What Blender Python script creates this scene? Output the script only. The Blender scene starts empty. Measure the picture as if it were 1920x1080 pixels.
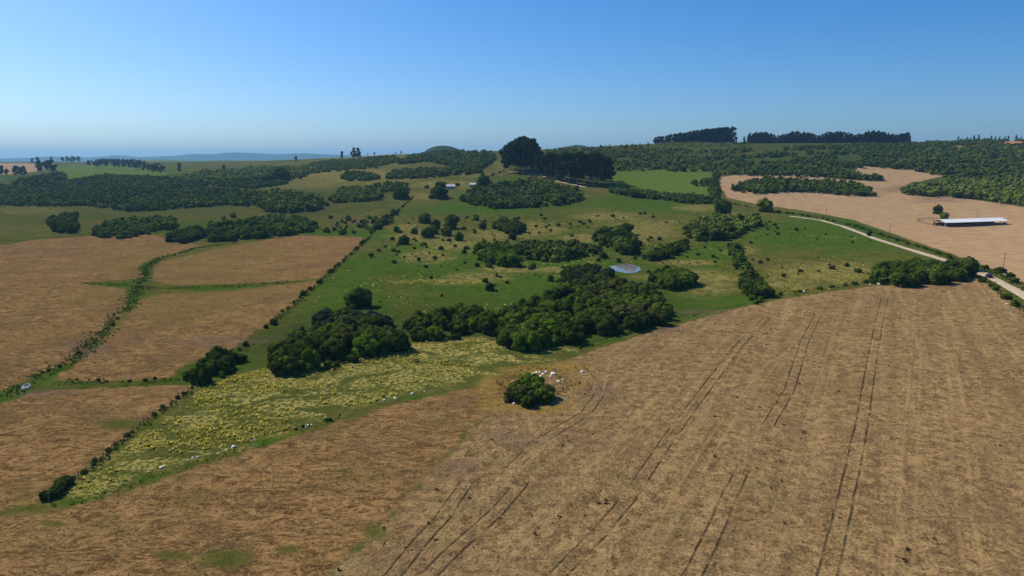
import bpy, bmesh, math, random
import numpy as np
from mathutils import Vector, Matrix

# ------------------------------------------------------------------ camera
scene = bpy.context.scene
C = scene.collection
CAM_H = 45.0
PITCH = math.radians(10.5)
FPX = 1297.0                      # focal length in photograph pixels (1920 wide)
cam_d = bpy.data.cameras.new('camera'); cam = bpy.data.objects.new('camera', cam_d)
C.objects.link(cam); scene.camera = cam
cam.location = (0, 0, CAM_H); cam.rotation_euler = (math.pi/2 - PITCH, 0, 0)
cam_d.sensor_width = 36.0; cam_d.lens = 36.0*FPX/1920.0
cam_d.clip_start = 0.5; cam_d.clip_end = 60000

# ------------------------------------------------------------------ light
SUN_AZ = math.radians(-55); SUN_EL = math.radians(44)
world = bpy.data.worlds.new('World'); scene.world = world; world.use_nodes = True
wn = world.node_tree; wn.nodes.clear()
sky = wn.nodes.new('ShaderNodeTexSky'); sky.sky_type = 'NISHITA'; sky.sun_disc = False
sky.sun_elevation = SUN_EL; sky.sun_rotation = SUN_AZ
sky.altitude = 800; sky.air_density = 0.9; sky.dust_density = 2.2; sky.ozone_density = 5.0
hs = wn.nodes.new('ShaderNodeHueSaturation'); hs.inputs['Saturation'].default_value = 1.32
bg = wn.nodes.new('ShaderNodeBackground'); bg.inputs['Strength'].default_value = 0.091
wo = wn.nodes.new('ShaderNodeOutputWorld')
tint = wn.nodes.new('ShaderNodeMixRGB'); tint.blend_type = 'MULTIPLY'; tint.inputs[0].default_value = 1.0; tint.inputs[2].default_value = (0.80, 0.95, 1.06, 1)   # cool white balance
wn.links.new(sky.outputs[0], hs.inputs['Color']); wn.links.new(hs.outputs[0], tint.inputs[1]); wn.links.new(tint.outputs[0], bg.inputs['Color'])
wn.links.new(bg.outputs[0], wo.inputs['Surface'])
sun_d = bpy.data.lights.new('sun', 'SUN'); sun = bpy.data.objects.new('sun', sun_d); C.objects.link(sun)
sun_d.energy = 4.0; sun_d.angle = math.radians(0.55); sun_d.color = (1.0, 0.885, 0.69)
svec = Vector((math.sin(SUN_AZ)*math.cos(SUN_EL), math.cos(SUN_AZ)*math.cos(SUN_EL), math.sin(SUN_EL)))
sun.rotation_euler = svec.to_track_quat('Z', 'Y').to_euler(); sun.location = (0, 0, 300)
vs = scene.view_settings
vs.view_transform = 'Standard'; vs.look = 'None'; vs.gamma = 1.0; vs.use_curve_mapping = False; vs.exposure = 0.5
scene.cycles.max_bounces = 6; scene.cycles.transparent_max_bounces = 8
scene.cycles.volume_bounces = 0

# ------------------------------------------------------------------ terrain
SP, CP = math.sin(PITCH), math.cos(PITCH)
def ray(u, v):
    dx = (u-960.0)/FPX; dy = (540.0-v)/FPX
    return np.array([dx, dy*SP+CP, dy*CP-SP])
def flatY(v):
    d = ray(960, v); return CAM_H*d[1]/(-d[2])
# how far the visible ground lies along some picture columns (row, metres ahead), from the flat
# valley floor up to the brow of the slopes; then how the land goes on behind the brow
PROFILE = {
 -400: [(450,394),(400,590),(380,690),(345,950),(322,1500),(306,2700)],
    0: [(450,394),(400,590),(380,690),(345,950),(322,1500),(304,2700)],
  240: [(450,394),(392,630),(335,960),(312,1650),(304,2700)],
  480: [(450,394),(400,560),(350,800),(322,1200),(302,2200)],
  600: [(450,394),(400,550),(350,760),(315,1080),(296,1650)],
  720: [(450,394),(400,540),(350,720),(310,1000),(290,1350)],
  830: [(450,392),(400,530),(350,680),(310,930),(285,1250)],
  960: [(450,390),(400,520),(350,640),(325,720),(295,900),(279,1120)],
 1080: [(450,388),(400,520),(350,660),(320,770),(290,960),(274,1150)],
 1200: [(450,385),(400,520),(350,680),(320,800),(290,1000),(268,1220)],
 1310: [(450,385),(405,510),(360,660),(325,790),(290,980),(263,1190)],
 1440: [(450,385),(410,500),(370,640),(330,780),(300,900),(266,1250)],
 1680: [(450,398),(415,505),(370,650),(340,770),(300,960),(266,1300)],
 1920: [(450,400),(415,510),(380,640),(345,780),(300,970),(261,1350)],
 2400: [(450,400),(415,510),(380,640),(345,780),(300,970),(261,1350)],
}
NT, NL = 261, 520
TT = np.linspace(-1.3, 1.3, NT); LL = np.linspace(math.log(30), math.log(30000), NL)
_cols = sorted(PROFILE); _tc = []; _zc = []
for u in _cols:
    ys = [30, 150, 300]; zs = [0, 0, 0]
    for v, Y in PROFILE[u]:
        d = ray(u, v); ys.append(Y); zs.append(CAM_H + Y*d[2]/d[1])
    zt = zs[-1]; yt = ys[-1]
    ys += [yt*1.25, yt*1.8, yt*3, 30000]; zs += [zt*0.97, zt*0.8, min(zt*0.5, 25), 10]
    _tc.append((u-960.0)/FPX/CP); _zc.append(np.interp(LL, np.log(ys), zs))
_zc = np.array(_zc)
ZT = np.array([np.interp(TT, _tc, _zc[:, k]) for k in range(NL)]).T       # NT x NL
def gauss(a, s, ax):
    r = int(3*s); k = np.exp(-0.5*(np.arange(-r, r+1)/s)**2); k /= k.sum()
    p = [(0, 0), (0, 0)]; p[ax] = (r, r)
    a = np.pad(a, p, mode='edge')
    return np.apply_along_axis(lambda m: np.convolve(m, k, 'valid'), ax, a)
ZT = gauss(gauss(ZT, 4.0, 0), 4.0, 1)
def base_z(x, y):
    x = np.asarray(x, float); y = np.asarray(y, float)
    Y = np.maximum(y, 30.0); t = np.clip(x/Y, -1.299, 1.299); l = np.clip(np.log(Y), LL[0], LL[-1]-1e-6)
    a = (t-TT[0])/(TT[1]-TT[0]); b = (l-LL[0])/(LL[1]-LL[0])
    i = np.minimum(a.astype(int), NT-2); j = np.minimum(b.astype(int), NL-2); a = a-i; b = b-j
    z = ZT[i, j]*(1-a)*(1-b)+ZT[i+1, j]*a*(1-b)+ZT[i, j+1]*(1-a)*b+ZT[i+1, j+1]*a*b
    w = np.clip((Y-60)/250, 0, 1)
    z = z+(0.35+0.9*w)*np.sin(x/61+0.7*np.sin(y/83))*np.sin(y/74+1.3+0.5*np.sin(x/97))
    z = z+0.18*np.sin(x/17.3+y/29)*np.sin(y/21-x/33)
    return z
def cast(u, v, lift=0.0, zf=None):
    zf = zf or base_z
    d = ray(u, v)
    ys = np.exp(np.linspace(math.log(35), math.log(9000), 1500))
    f = CAM_H+ys*d[2]/d[1]-(zf(ys*d[0]/d[1], ys)+lift)
    k = np.nonzero(f < 0)[0]
    if len(k) == 0:
        k = int(np.argmin(f)); Y = ys[k]
    else:
        k = k[0]
        if k == 0: Y = ys[0]
        else: Y = ys[k-1]+(ys[k]-ys[k-1])*f[k-1]/(f[k-1]-f[k])
    return np.array([Y*d[0]/d[1], Y])
POND = [(1139,497),(1150,494),(1166,492),(1185,493),(1200,499),(1207,507),(1198,513),(1178,514),(1163,511),(1150,507)]
POND_W = np.array([cast(u, v) for u, v in POND]); POND_C = POND_W.mean(0)
POND_Z = float(base_z(*POND_C))-0.25
PUD = [(38,727),(44,719),(54,717),(58,722),(50,728),(42,731)]
PUD_W = np.array([cast(u, v) for u, v in PUD]); PUD_C = PUD_W.mean(0); PUD_Z = float(base_z(*PUD_C))-0.15

def sdf(px, py, poly, pad=14.0):
    """signed distance in metres, positive inside, clamped to -pad outside"""
    poly = np.asarray(poly, float); out = np.full(px.shape, -pad)
    lo = poly.min(0)-pad; hi = poly.max(0)+pad
    idx = np.nonzero((px > lo[0]) & (px < hi[0]) & (py > lo[1]) & (py < hi[1]))[0]
    if len(idx) == 0: return out
    x = px[idx]; y = py[idx]; d2 = np.full(x.shape, 1e12); ins = np.zeros(x.shape, bool)
    n = len(poly)
    for i in range(n):
        ax, ay = poly[i]; bx, by = poly[(i+1) % n]; ex, ey = bx-ax, by-ay
        q = np.clip(((x-ax)*ex+(y-ay)*ey)/max(ex*ex+ey*ey, 1e-9), 0, 1)
        d2 = np.minimum(d2, (x-ax-q*ex)**2+(y-ay-q*ey)**2)
        c = (ay > y) != (by > y)
        if ey != 0: ins ^= c & (x < ax+ex*(y-ay)/ey)
    d = np.sqrt(d2); out[idx] = np.clip(np.where(ins, d, -d), -pad, 60); return out
def linedist(px, py, pts, pad=14.0):
    pts = np.asarray(pts, float); out = np.full(px.shape, pad)
    lo = pts.min(0)-pad; hi = pts.max(0)+pad
    idx = np.nonzero((px > lo[0]) & (px < hi[0]) & (py > lo[1]) & (py < hi[1]))[0]
    if len(idx) == 0: return out
    x = px[idx]; y = py[idx]; d2 = np.full(x.shape, pad*pad)
    last = len(pts)-2
    for k, ((ax, ay), (bx, by)) in enumerate(zip(pts[:-1], pts[1:])):
        ex, ey = bx-ax, by-ay; t = ((x-ax)*ex+(y-ay)*ey)/max(ex*ex+ey*ey, 1e-9); q = np.clip(t, 0, 1)
        e = (x-ax-q*ex)**2+(y-ay-q*ey)**2
        if k == 0: e = np.where(t < 0, pad*pad, e)
        if k == last: e = np.where(t > 1, pad*pad, e)
        d2 = np.minimum(d2, e)
    out[idx] = np.sqrt(d2); return out
def terrain_z(x, y):
    x = np.asarray(x, float); y = np.asarray(y, float)
    z = base_z(x, y)
    for c, zz, r in ((POND_C, POND_Z, 15.0), (PUD_C, PUD_Z, 5.0)):
        d = np.hypot(x-c[0], (y-c[1])*0.75); w = np.clip(1.6-d/r, 0, 1); w = w*w*(3-2*w)
        z = z*(1-w)+(zz-0.35)*w if False else z+(np.minimum(z, zz+0.03*np.maximum(d-r*0.55, -8))-z)*w
    return z
def P(u, v, lift=0.0): return cast(u, v, lift, terrain_z)
def PZ(u, v):
    p = P(u, v); return Vector((p[0], p[1], float(terrain_z(p[0], p[1]))))
def poly_w(pts, lift=0.0):
    out = []
    for (a, b), (c, d) in zip(pts, pts[1:]+pts[:1]):
        n = max(1, int(math.hypot(c-a, d-b)/40))
        for k in range(n): out.append(P(a+(c-a)*k/n, b+(d-b)*k/n, lift))
    return np.array(out)
def line_w(pts): 
    out = []
    for (a, b), (c, d) in zip(pts[:-1], pts[1:]):
        n = max(1, int(math.hypot(c-a, d-b)/25))
        for k in range(n): out.append(P(a+(c-a)*k/n, b+(d-b)*k/n))
    out.append(P(*pts[-1])); return np.array(out)

# ------------------------------------------------------------------ land cover, traced as outlines on the ground
POLY = {
 'brown': [[(-300,985),(0,968),(90,957),(170,942),(300,899),(500,836),(640,790),(760,753),(900,724),(950,712),(960,750),(890,800),(830,860),(760,940),(700,1000),(600,1090),(500,1300),(-300,1300)],
           [(-250,470),(0,461),(60,450),(200,440),(280,438),(330,452),(372,459),(350,470),(278,487),(262,497),(270,522),(150,530),(235,541),(240,560),(232,585),(190,632),(130,682),(60,708),(0,733),(-250,810)],
           [(285,510),(300,492),(380,472),(480,453),(560,441),(682,444),(668,470),(600,521),(545,527),(430,532),(330,534),(288,528)],
           [(288,553),(420,545),(545,533),(604,523),(560,562),(520,592),(470,628),(430,656),(340,686),(320,708),(200,715),(100,713),(150,676),(190,640),(235,595),(262,562)],
           [(-250,800),(0,756),(90,732),(200,727),(330,722),(368,724),(300,775),(200,848),(120,908),(80,940),(0,958),(-300,978)]],
 'stub': [[(950,712),(1030,700),(1070,672),(1130,650),(1250,614),(1400,574),(1500,555),(1640,536),(1720,527),(1800,521),(1845,524),(1880,546),(1925,582),(2000,640),(2200,780),(2400,1300),(500,1300),(600,1090),(700,1000),(760,940),(830,860),(890,800),(960,750)]],
 'pale': [[(1347,332),(1400,326),(1480,326),(1580,336),(1640,340),(1600,330),(1610,312),(1660,312),(1710,318),(1770,330),(1700,345),(1690,362),(1760,366),(1860,379),(1940,392),(2100,420),(2300,600),(1920,532),(1830,492),(1700,447),(1600,412),(1500,394),(1420,383),(1365,371),(1350,350)],
          [(-60,306),(50,306),(88,309),(80,320),(30,326),(-60,330)]],
 'field': [[(103,314),(130,309),(190,309),(260,315),(322,326),(300,331),(230,327),(180,330),(135,338),(108,331)],
           [(1148,323),(1240,318),(1330,318),(1338,340),(1336,366),(1290,364),(1230,358),(1185,350),(1143,343)]],
 'tuss': [[(100,930),(180,878),(300,790),(390,720),(470,696),(560,680),(750,645),(900,632),(1040,645),(1070,655),(1000,680),(900,708),(760,738),(640,772),(500,818),(300,882),(170,926)],
          [(1440,500),(1560,480),(1630,500),(1635,525),(1560,543),(1470,553),(1430,530)]],
}
LUSH = [(1440,301,60,6),(1592,297,30,9),(1480,286,50,4),(1300,291,60,4),(1550,284,36,4),(1100,287,34,4),(1500,295,40,4),(1000,520,260,50),(820,485,130,45),(660,555,90,60),(1290,560,130,30),(1330,480,60,30),(900,390,150,12),(1230,385,130,16),(1540,430,140,30),(330,425,120,10),(1000,600,200,40),(980,385,130,10),(1220,375,110,14),(890,368,50,9),(960,340,50,9),(700,440,50,10),(560,640,70,22),(640,540,60,18),(1500,440,110,28),(1600,450,90,25),(1440,425,60,12),
        (1240,340,95,20),(215,320,110,12),(620,437,50,6),(90,700,90,14),(180,660,50,20),(250,560,30,20),(265,510,18,22),(225,535,70,8),(430,540,110,6),(20,740,70,12),(250,795,70,12),
        (420,1045,55,20),(150,940,50,10),(430,680,60,20),(1050,560,60,14),(1150,640,60,12),(1320,600,70,14),(980,660,60,10),(1250,275,60,8),(1480,300,70,8),(1590,298,40,10),
        (1700,520,60,10),(1760,375,90,10),(480,320,60,10),(60,335,60,8),(1180,318,30,6),(820,470,60,8),(690,500,60,20),(1130,585,60,12),(560,830,120,10),(330,895,130,8),(800,745,90,8)]
DRY = [(1540,512,90,18),(1480,535,50,10),(1600,500,40,10),(1330,520,50,12),(1060,505,60,6),(1210,430,70,18),(1150,405,60,8),(1310,390,45,6),(1000,430,60,14),(1090,445,50,8),(860,528,60,5),(770,440,40,14),(760,425,30,6),(850,455,60,14),(920,440,40,10),(1290,492,60,6),(1390,470,30,10),
       (790,368,25,6),(1290,515,50,10),(1380,405,20,6),(720,300,120,14),(650,330,120,16),(560,345,80,10),(880,322,50,10),(1000,700,90,16),(930,720,30,26),(1060,690,40,14),(330,455,30,6),(900,520,70,10),(950,505,60,6),(1230,520,50,6),
       (830,345,60,8),(940,310,18,14),(470,335,60,6),(1330,540,60,14),(800,480,50,14),(1480,525,50,10),(200,385,140,8),(60,395,70,8),(1080,295,40,8),(1170,283,14,4),(880,640,100,12)]
SOIL = [(1300,266,85,6),(1370,263,30,4),(690,416,50,5),(1760,372,60,8),(1900,380,50,6),(1690,355,40,8),(950,825,70,24),(880,880,50,26),(1120,735,40,20),(1330,585,70,5),(1230,615,60,6),(550,318,40,4),(420,640,160,12),(80,735,80,8),(160,660,60,16)]
RED = [(1800,277,20,4),(1825,275,10,3),(1900,268,25,4),(1860,272,6,2),(1172,281,10,3)]
GREENW = [(420,1045,60,18),(330,1042,40,10),(250,797,85,10),(540,1030,34,12),(100,982,30,6),(310,840,40,10),(700,995,30,20),(180,880,30,8)]
GOLD = [(925,722,34,20),(1000,694,80,10),(1070,690,40,12),(1010,765,60,10),(940,760,40,14),(1085,720,30,14)]
SCRUB = [(1300,268,120,8),(1420,268,60,6),(900,620,200,40),(600,640,130,35),(1150,580,110,50),(220,360,240,28),(550,378,70,20),(1300,300,160,14),(1700,300,240,24),(1800,345,130,22),(1130,290,110,14),(840,298,90,16),(1500,275,120,8),(1850,275,100,14),(990,705,50,30)]
TRACK = [[(1030,1100),(1046,1080),(1120,1005),(1180,935),(1255,822),(1320,735),(1385,650),(1440,595)],
         [(720,1100),(738,1080),(790,1015),(828,975),(880,900)],
         [(790,1095),(804,1080),(860,1025),(935,958),(985,900)],
         [(1285,1110),(1305,1070),(1340,1000),(1365,940),(1395,880)],
         [(1548,1100),(1552,1085),(1575,990),(1600,880),(1620,780),(1635,680),(1650,600),(1660,558)],
         [(1440,800),(1480,735),(1510,640),(1545,570)],
         [(960,880),(1010,830),(1100,775),(1125,740),(1108,708),(1085,685)]]
TRACK2 = [[(1180,1100),(1220,1030),(1300,890),(1370,780),(1440,690),(1500,620)],[(1420,1100),(1445,1020),(1490,880),(1530,760),(1560,660),(1585,580)],[(1690,1100),(1698,1000),(1704,880),(1712,760),(1718,650),(1722,560)],[(900,1100),(960,1030),(1060,930),(1150,850),(1230,770)],[(1400,640),(1330,740),(1260,840)],[(1830,1100),(1815,1000),(1800,870),(1795,760),(1780,640),(1775,545)],[(1810,545),(1860,610),(1920,680),(1990,760)],[(1640,600),(1780,615),(1830,625)],[(1130,700),(1120,740),(1060,780)],[(1080,660),(1250,605),(1420,572),(1560,549)]]

def ell_field(px, py, ells):
    out = np.zeros(px.shape)
    for cx, cy, rx, ry in ells:
        c = P(cx, cy); a = (P(cx+rx, cy)-P(cx-rx, cy))/2; b = (P(cx, cy-ry)-P(cx, cy+ry))/2; c = (P(cx, cy-ry*.7)+P(cx, cy+ry*.7)+c)/3
        det = a[0]*b[1]-a[1]*b[0]
        if abs(det) < 1e-6: continue
        dx = px-c[0]; dy = py-c[1]
        p = (dx*b[1]-dy*b[0])/det; q = (a[0]*dy-a[1]*dx)/det
        out = np.maximum(out, np.clip(1.25-0.6*np.hypot(p, q), 0, 1))
    return out

# terrain sheet: rows by distance, columns by bearing
rows = [45.0]
while rows[-1] < 7000: rows.append(rows[-1]+min(rows[-1]**2/(45*692)*2.0, rows[-1]*0.0066))
rows = np.array(rows); cols = np.linspace(-1.15, 1.15, 740)
YY, TTg = np.meshgrid(rows, cols, indexing='ij'); XX = (YY*TTg).ravel(); YY = YY.ravel()
ZZ = terrain_z(XX, YY)
PW = {k: [poly_w(p) for p in v] for k, v in POLY.items()}
ATT = {}
for k, polys in PW.items():
    a = np.full(XX.shape, -14.0)
    for p in (polys[:1] if k == 'tuss' else polys): a = np.maximum(a, sdf(XX, YY, p))
    ATT[k] = a
for k, e in (('lush', LUSH), ('dry', DRY), ('soil', SOIL), ('red', RED), ('greenw', GREENW), ('gold', GOLD), ('scrub', SCRUB)): ATT[k] = ell_field(XX, YY, e)
for k, ls in (('track', TRACK), ('track2', TRACK2)):
    a = np.full(XX.shape, 14.0)
    for l in ls: a = np.minimum(a, linedist(XX, YY, line_w(l)))
    ATT[k] = a

# ------------------------------------------------------------------ materials
class NT_:
    def __init__(s, name):
        s.m = bpy.data.materials.new(name); s.m.use_nodes = True; s.t = s.m.node_tree; s.t.nodes.clear()
    def n(s, kind, **kw):
        nd = s.t.nodes.new('ShaderNode'+kind)
        for k, v in kw.items(): setattr(nd, k, v)
        return nd
    def put(s, sock, v):
        if v is None: return
        if hasattr(v, 'is_output'): s.t.links.new(v, sock)
        elif isinstance(v, tuple) and len(v) == 3 and sock.type == 'RGBA': sock.default_value = (*v, 1)
        else: sock.default_value = v
    def math(s, op, a, b=None, c=None):
        nd = s.n('Math', operation=op)
        for i, v in enumerate((a, b, c)): s.put(nd.inputs[i], v)
        return nd.outputs[0]
    def mix(s, f, a, b, mode='MIX'):
        nd = s.n('MixRGB', blend_type=mode); s.put(nd.inputs[0], f); s.put(nd.inputs[1], a); s.put(nd.inputs[2], b); return nd.outputs[0]
    def ramp(s, v, lo, hi):
        nd = s.n('MapRange', interpolation_type='SMOOTHSTEP'); s.put(nd.inputs[0], v); s.put(nd.inputs[1], lo); s.put(nd.inputs[2], hi); return nd.outputs[0]
    def attr(s, name):
        nd = s.n('Attribute'); nd.attribute_name = name; return nd.outputs['Fac']
    def noise(s, vec, scale, detail=3, rough=0.55, dist=0.0):
        nd = s.n('TexNoise'); s.put(nd.inputs['Vector'], vec); nd.inputs['Scale'].default_value = scale
        nd.inputs['Detail'].default_value = detail; nd.inputs['Roughness'].default_value = rough; nd.inputs['Distortion'].default_value = dist
        return nd.outputs['Fac']
    def pos(s): return s.n('NewGeometry').outputs['Position']
    def scaled(s, vec, sc, rot=0.0):
        nd = s.n('Mapping'); s.put(nd.inputs['Vector'], vec); nd.inputs['Scale'].default_value = sc; nd.inputs['Rotation'].default_value = (0, 0, rot); return nd.outputs[0]
    def out(s, sh, vol=None):
        o = s.n('OutputMaterial')
        if sh is not None: s.t.links.new(sh, o.inputs['Surface'])
        if vol is not None: s.t.links.new(vol, o.inputs['Volume'])
        return s.m
    def diffuse(s, col, normal=None, rough=0.0):
        d = s.n('BsdfDiffuse'); s.put(d.inputs['Color'], col); d.inputs['Roughness'].default_value = rough
        if normal is not None: s.t.links.new(normal, d.inputs['Normal'])
        return d.outputs[0]

def ground_material():
    g = NT_('ground_cover'); p = g.pos()
    fine = g.noise(p, 2.6, 5, 0.7)                       # 0.4 m tufts and down
    med = g.noise(g.scaled(p, (1.0, 0.6, 1.0), 0.35), 0.42, 6, 0.68, 0.6)    # 2 m clumps
    big = g.noise(p, 0.055, 4, 0.6, 0.4)                 # 20 m drifts
    huge = g.noise(p, 0.011, 3, 0.55)
    edge = g.math('SUBTRACT', g.noise(p, 0.22, 5, 0.65), 0.5)
    def soft(name, amp=0.9, lo=0.42, hi=0.72):
        a = g.attr(name); j = g.math('MULTIPLY_ADD', g.math('SUBTRACT', g.math('ADD', big, g.math('MULTIPLY', med, 0.6)), 0.8), amp, a)
        return g.ramp(j, lo, hi)
    def hard(name, amp, w):
        return g.ramp(g.math('MULTIPLY_ADD', edge, amp, g.attr(name)), -w, w)
    mid = g.noise(g.scaled(p, (0.8, 1.2, 1.0), 0.2), 0.13, 5, 0.66, 0.8)       # 8 m patches
    # pasture
    col = g.mix(g.ramp(big, 0.38, 0.62), (0.062, 0.088, 0.012), (0.096, 0.106, 0.019))
    col = g.mix(g.ramp(huge, 0.42, 0.6), col, (0.118, 0.108, 0.026))
    col = g.mix(g.ramp(med, 0.50, 0.66), col, (0.042, 0.060, 0.010))
    col = g.mix(g.math('MULTIPLY', g.ramp(fine, 0.52, 0.7), 0.55), col, (0.15, 0.14, 0.05))
    col = g.mix(g.math('MULTIPLY', g.ramp(mid, 0.53, 0.66), 0.75), col, (0.155, 0.125, 0.040))
    col = g.mix(g.math('MULTIPLY', g.ramp(mid, 0.46, 0.36), 0.7), col, (0.044, 0.070, 0.011))
    col = g.mix(g.math('MULTIPLY', g.ramp(g.noise(p, 0.05, 5, 0.65, 1.0), 0.56, 0.66), 0.55), col, (0.105, 0.078, 0.034))
    lush = g.mix(g.ramp(med, 0.4, 0.65), (0.058, 0.118, 0.012), (0.040, 0.080, 0.010))
    lush = g.mix(g.math('MULTIPLY', g.ramp(mid, 0.52, 0.64), 0.6), lush, (0.085, 0.100, 0.020))
    lush = g.mix(g.math('MULTIPLY', g.ramp(fine, 0.55, 0.72), 0.4), lush, (0.10, 0.13, 0.025))
    col = g.mix(g.math('MULTIPLY', soft('lush', 1.2, 0.4, 0.95), 0.9), col, lush)
    dry = g.mix(g.ramp(med, 0.36, 0.58), (0.29, 0.235, 0.078), (0.125, 0.118, 0.030))
    col = g.mix(g.math('MULTIPLY', soft('dry', 1.3, 0.42, 0.92), 0.85), col, dry)
    col = g.mix(g.math('MULTIPLY', g.attr('scrub'), 0.75), col, g.mix(g.ramp(med, .42, .6), (0.034, 0.05, 0.012), (0.06, 0.078, 0.022)))
    # tussock meadow floor
    tm = g.mix(g.ramp(g.noise(p, 1.2, 5, 0.68), 0.42, 0.58), (0.066, 0.082, 0.013), (0.37, 0.31, 0.095))
    tm = g.mix(g.math('MULTIPLY', g.ramp(mid, 0.46, 0.57), 0.9), tm, (0.066, 0.080, 0.016))
    col = g.mix(hard('tuss', 14.0, 3.0), col, tm)
    col = g.mix(hard('field', 8.0, 2.0), col, g.mix(g.ramp(mid, .4, .62), (0.088, 0.150, 0.018), (0.110, 0.150, 0.026)))
    # dry brown grass fields
    st = g.noise(g.scaled(p, (0.5, 1.0, 1.0), 0.6), 0.55, 7, 0.74, 1.8)
    br = g.mix(g.ramp(st, 0.38, 0.60), (0.086, 0.050, 0.019), (0.335, 0.202, 0.082))
    br = g.mix(g.math('MULTIPLY', g.ramp(mid, 0.50, 0.66), 0.5), br, (0.118, 0.072, 0.030))
    br = g.mix(g.math('MULTIPLY', g.ramp(big, 0.45, 0.66), 0.6), br, (0.120, 0.078, 0.040))
    br = g.mix(g.math('MULTIPLY', g.ramp(huge, 0.48, 0.62), 0.45), br, (0.150, 0.122, 0.032))
    br = g.mix(g.math('MULTIPLY', g.ramp(g.noise(p, 0.12, 4, 0.6), 0.52, 0.68), 0.4), br, (0.135, 0.115, 0.032))
    br = g.mix(g.math('MULTIPLY', g.ramp(fine, 0.5, 0.68), 0.6), br, (0.43, 0.262, 0.095))
    br = g.mix(g.math('MULTIPLY', g.ramp(fine, 0.47, 0.34), 0.6), br, (0.055, 0.034, 0.014))
    col = g.mix(hard('brown', 6.0, 0.8), col, br)
    # pale harvested fields beyond the road
    pl = g.mix(g.ramp(g.noise(g.scaled(p, (0.4, 1.3, 1), -0.3), 0.3, 5, 0.7), 0.36, 0.64), (0.31, 0.198, 0.108), (0.44, 0.302, 0.165))
    col = g.mix(hard('pale', 7.0, 1.0), col, pl)
    # stubble
    s1 = g.noise(p, 0.55, 9, 0.76, 0.4)
    swath = g.noise(g.scaled(g.scaled(p, (1, 1, 1), math.radians(28)), (1.0, 0.035, 1.0)), 0.42, 4, 0.6)
    sb = g.mix(g.ramp(s1, 0.34, 0.64), (0.118, 0.073, 0.032), (0.375, 0.250, 0.112))
    sb = g.mix(g.math('MULTIPLY', g.ramp(swath, 0.52, 0.68), 0.5), sb, (0.40, 0.27, 0.125))
    sb = g.mix(g.math('MULTIPLY', g.ramp(swath, 0.47, 0.33), 0.5), sb, (0.135, 0.084, 0.042))
    sb = g.mix(g.math('MULTIPLY', g.ramp(g.noise(p, 0.24, 6, 0.7, 0.3), 0.52, 0.66), 0.55), sb, (0.110, 0.070, 0.040))
    sb = g.mix(g.math('MULTIPLY', g.ramp(big, 0.45, 0.66), 0.45), sb, (0.175, 0.112, 0.060))
    sb = g.mix(g.math('MULTIPLY', g.ramp(g.noise(p, 0.16, 4, 0.6), 0.52, 0.66), 0.4), sb, (0.225, 0.175, 0.072))
    sb = g.mix(g.math('MULTIPLY', g.ramp(fine, 0.54, 0.68), 0.7), sb, (0.48, 0.325, 0.145))
    sb = g.mix(g.math('MULTIPLY', g.ramp(fine, 0.47, 0.34), 0.85), sb, (0.068, 0.043, 0.022))
    sb = g.mix(g.ramp(g.noise(p, 0.9, 5, 0.7), 0.64, 0.70), sb, (0.040, 0.028, 0.015))
    sb = g.mix(g.math('MULTIPLY', g.ramp(g.noise(p, 2.0, 3, 0.7), 0.62, 0.70), 0.7), sb, (0.060, 0.038, 0.018))
    col = g.mix(hard('stub', 5.0, 0.7), col, sb)
    col = g.mix(g.math('MULTIPLY', soft('greenw', 1.3, 0.5, 1.0), 0.85), col, g.mix(g.ramp(med, .4, .6), (0.060, 0.082, 0.014), (0.100, 0.098, 0.022)))
    col = g.mix(g.math('MULTIPLY', soft('gold', 1.3, 0.45, 0.95), 0.8), col, g.mix(g.ramp(st, .4, .6), (0.175, 0.115, 0.026), (0.30, 0.20, 0.055)))
    soil = g.mix(g.ramp(med, 0.4, 0.6), (0.105, 0.068, 0.050), (0.17, 0.115, 0.085))
    col = g.mix(g.math('MULTIPLY', soft('soil', 1.4, 0.4, 1.0), 0.45), col, soil)
    col = g.mix(soft('red', 0.4, 0.5, 0.8), col, (0.42, 0.17, 0.085))
    # wheel ruts: two bands 0.95 m either side of the driven line
    def ruts(name, half):
        d = g.math('ABSOLUTE', g.math('SUBTRACT', g.math('ADD', g.attr(name), g.math('MULTIPLY', edge, 0.45)), 0.95))
        return g.ramp(d, half+0.16, half-0.12)
    gap = g.ramp(g.math('ADD', big, g.math('MULTIPLY', g.math('SUBTRACT', med, .5), 1.2)), 0.30, 0.62)
    r1 = g.math('MULTIPLY', ruts('track', 0.15), gap)
    col = g.mix(g.math('MULTIPLY', r1, 0.64), col, (0.062, 0.043, 0.026))
    r2 = ruts('track2', 0.2)
    col = g.mix(g.math('MULTIPLY', g.math('MULTIPLY', r2, 0.34), g.ramp(mid, 0.36, 0.56)), col, (0.40, 0.275, 0.12))
    h = g.math('ADD', g.math('MULTIPLY', fine, 0.35), g.math('MULTIPLY', med, 0.9))
    h = g.math('SUBTRACT', h, g.math('MULTIPLY', r1, 0.35))
    bp = g.n('Bump'); bp.inputs['Strength'].default_value = 0.9; bp.inputs['Distance'].default_value = 0.55
    g.t.links.new(h, bp.inputs['Height'])
    return g.out(g.diffuse(col, bp.outputs[0], 0.3))
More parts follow.
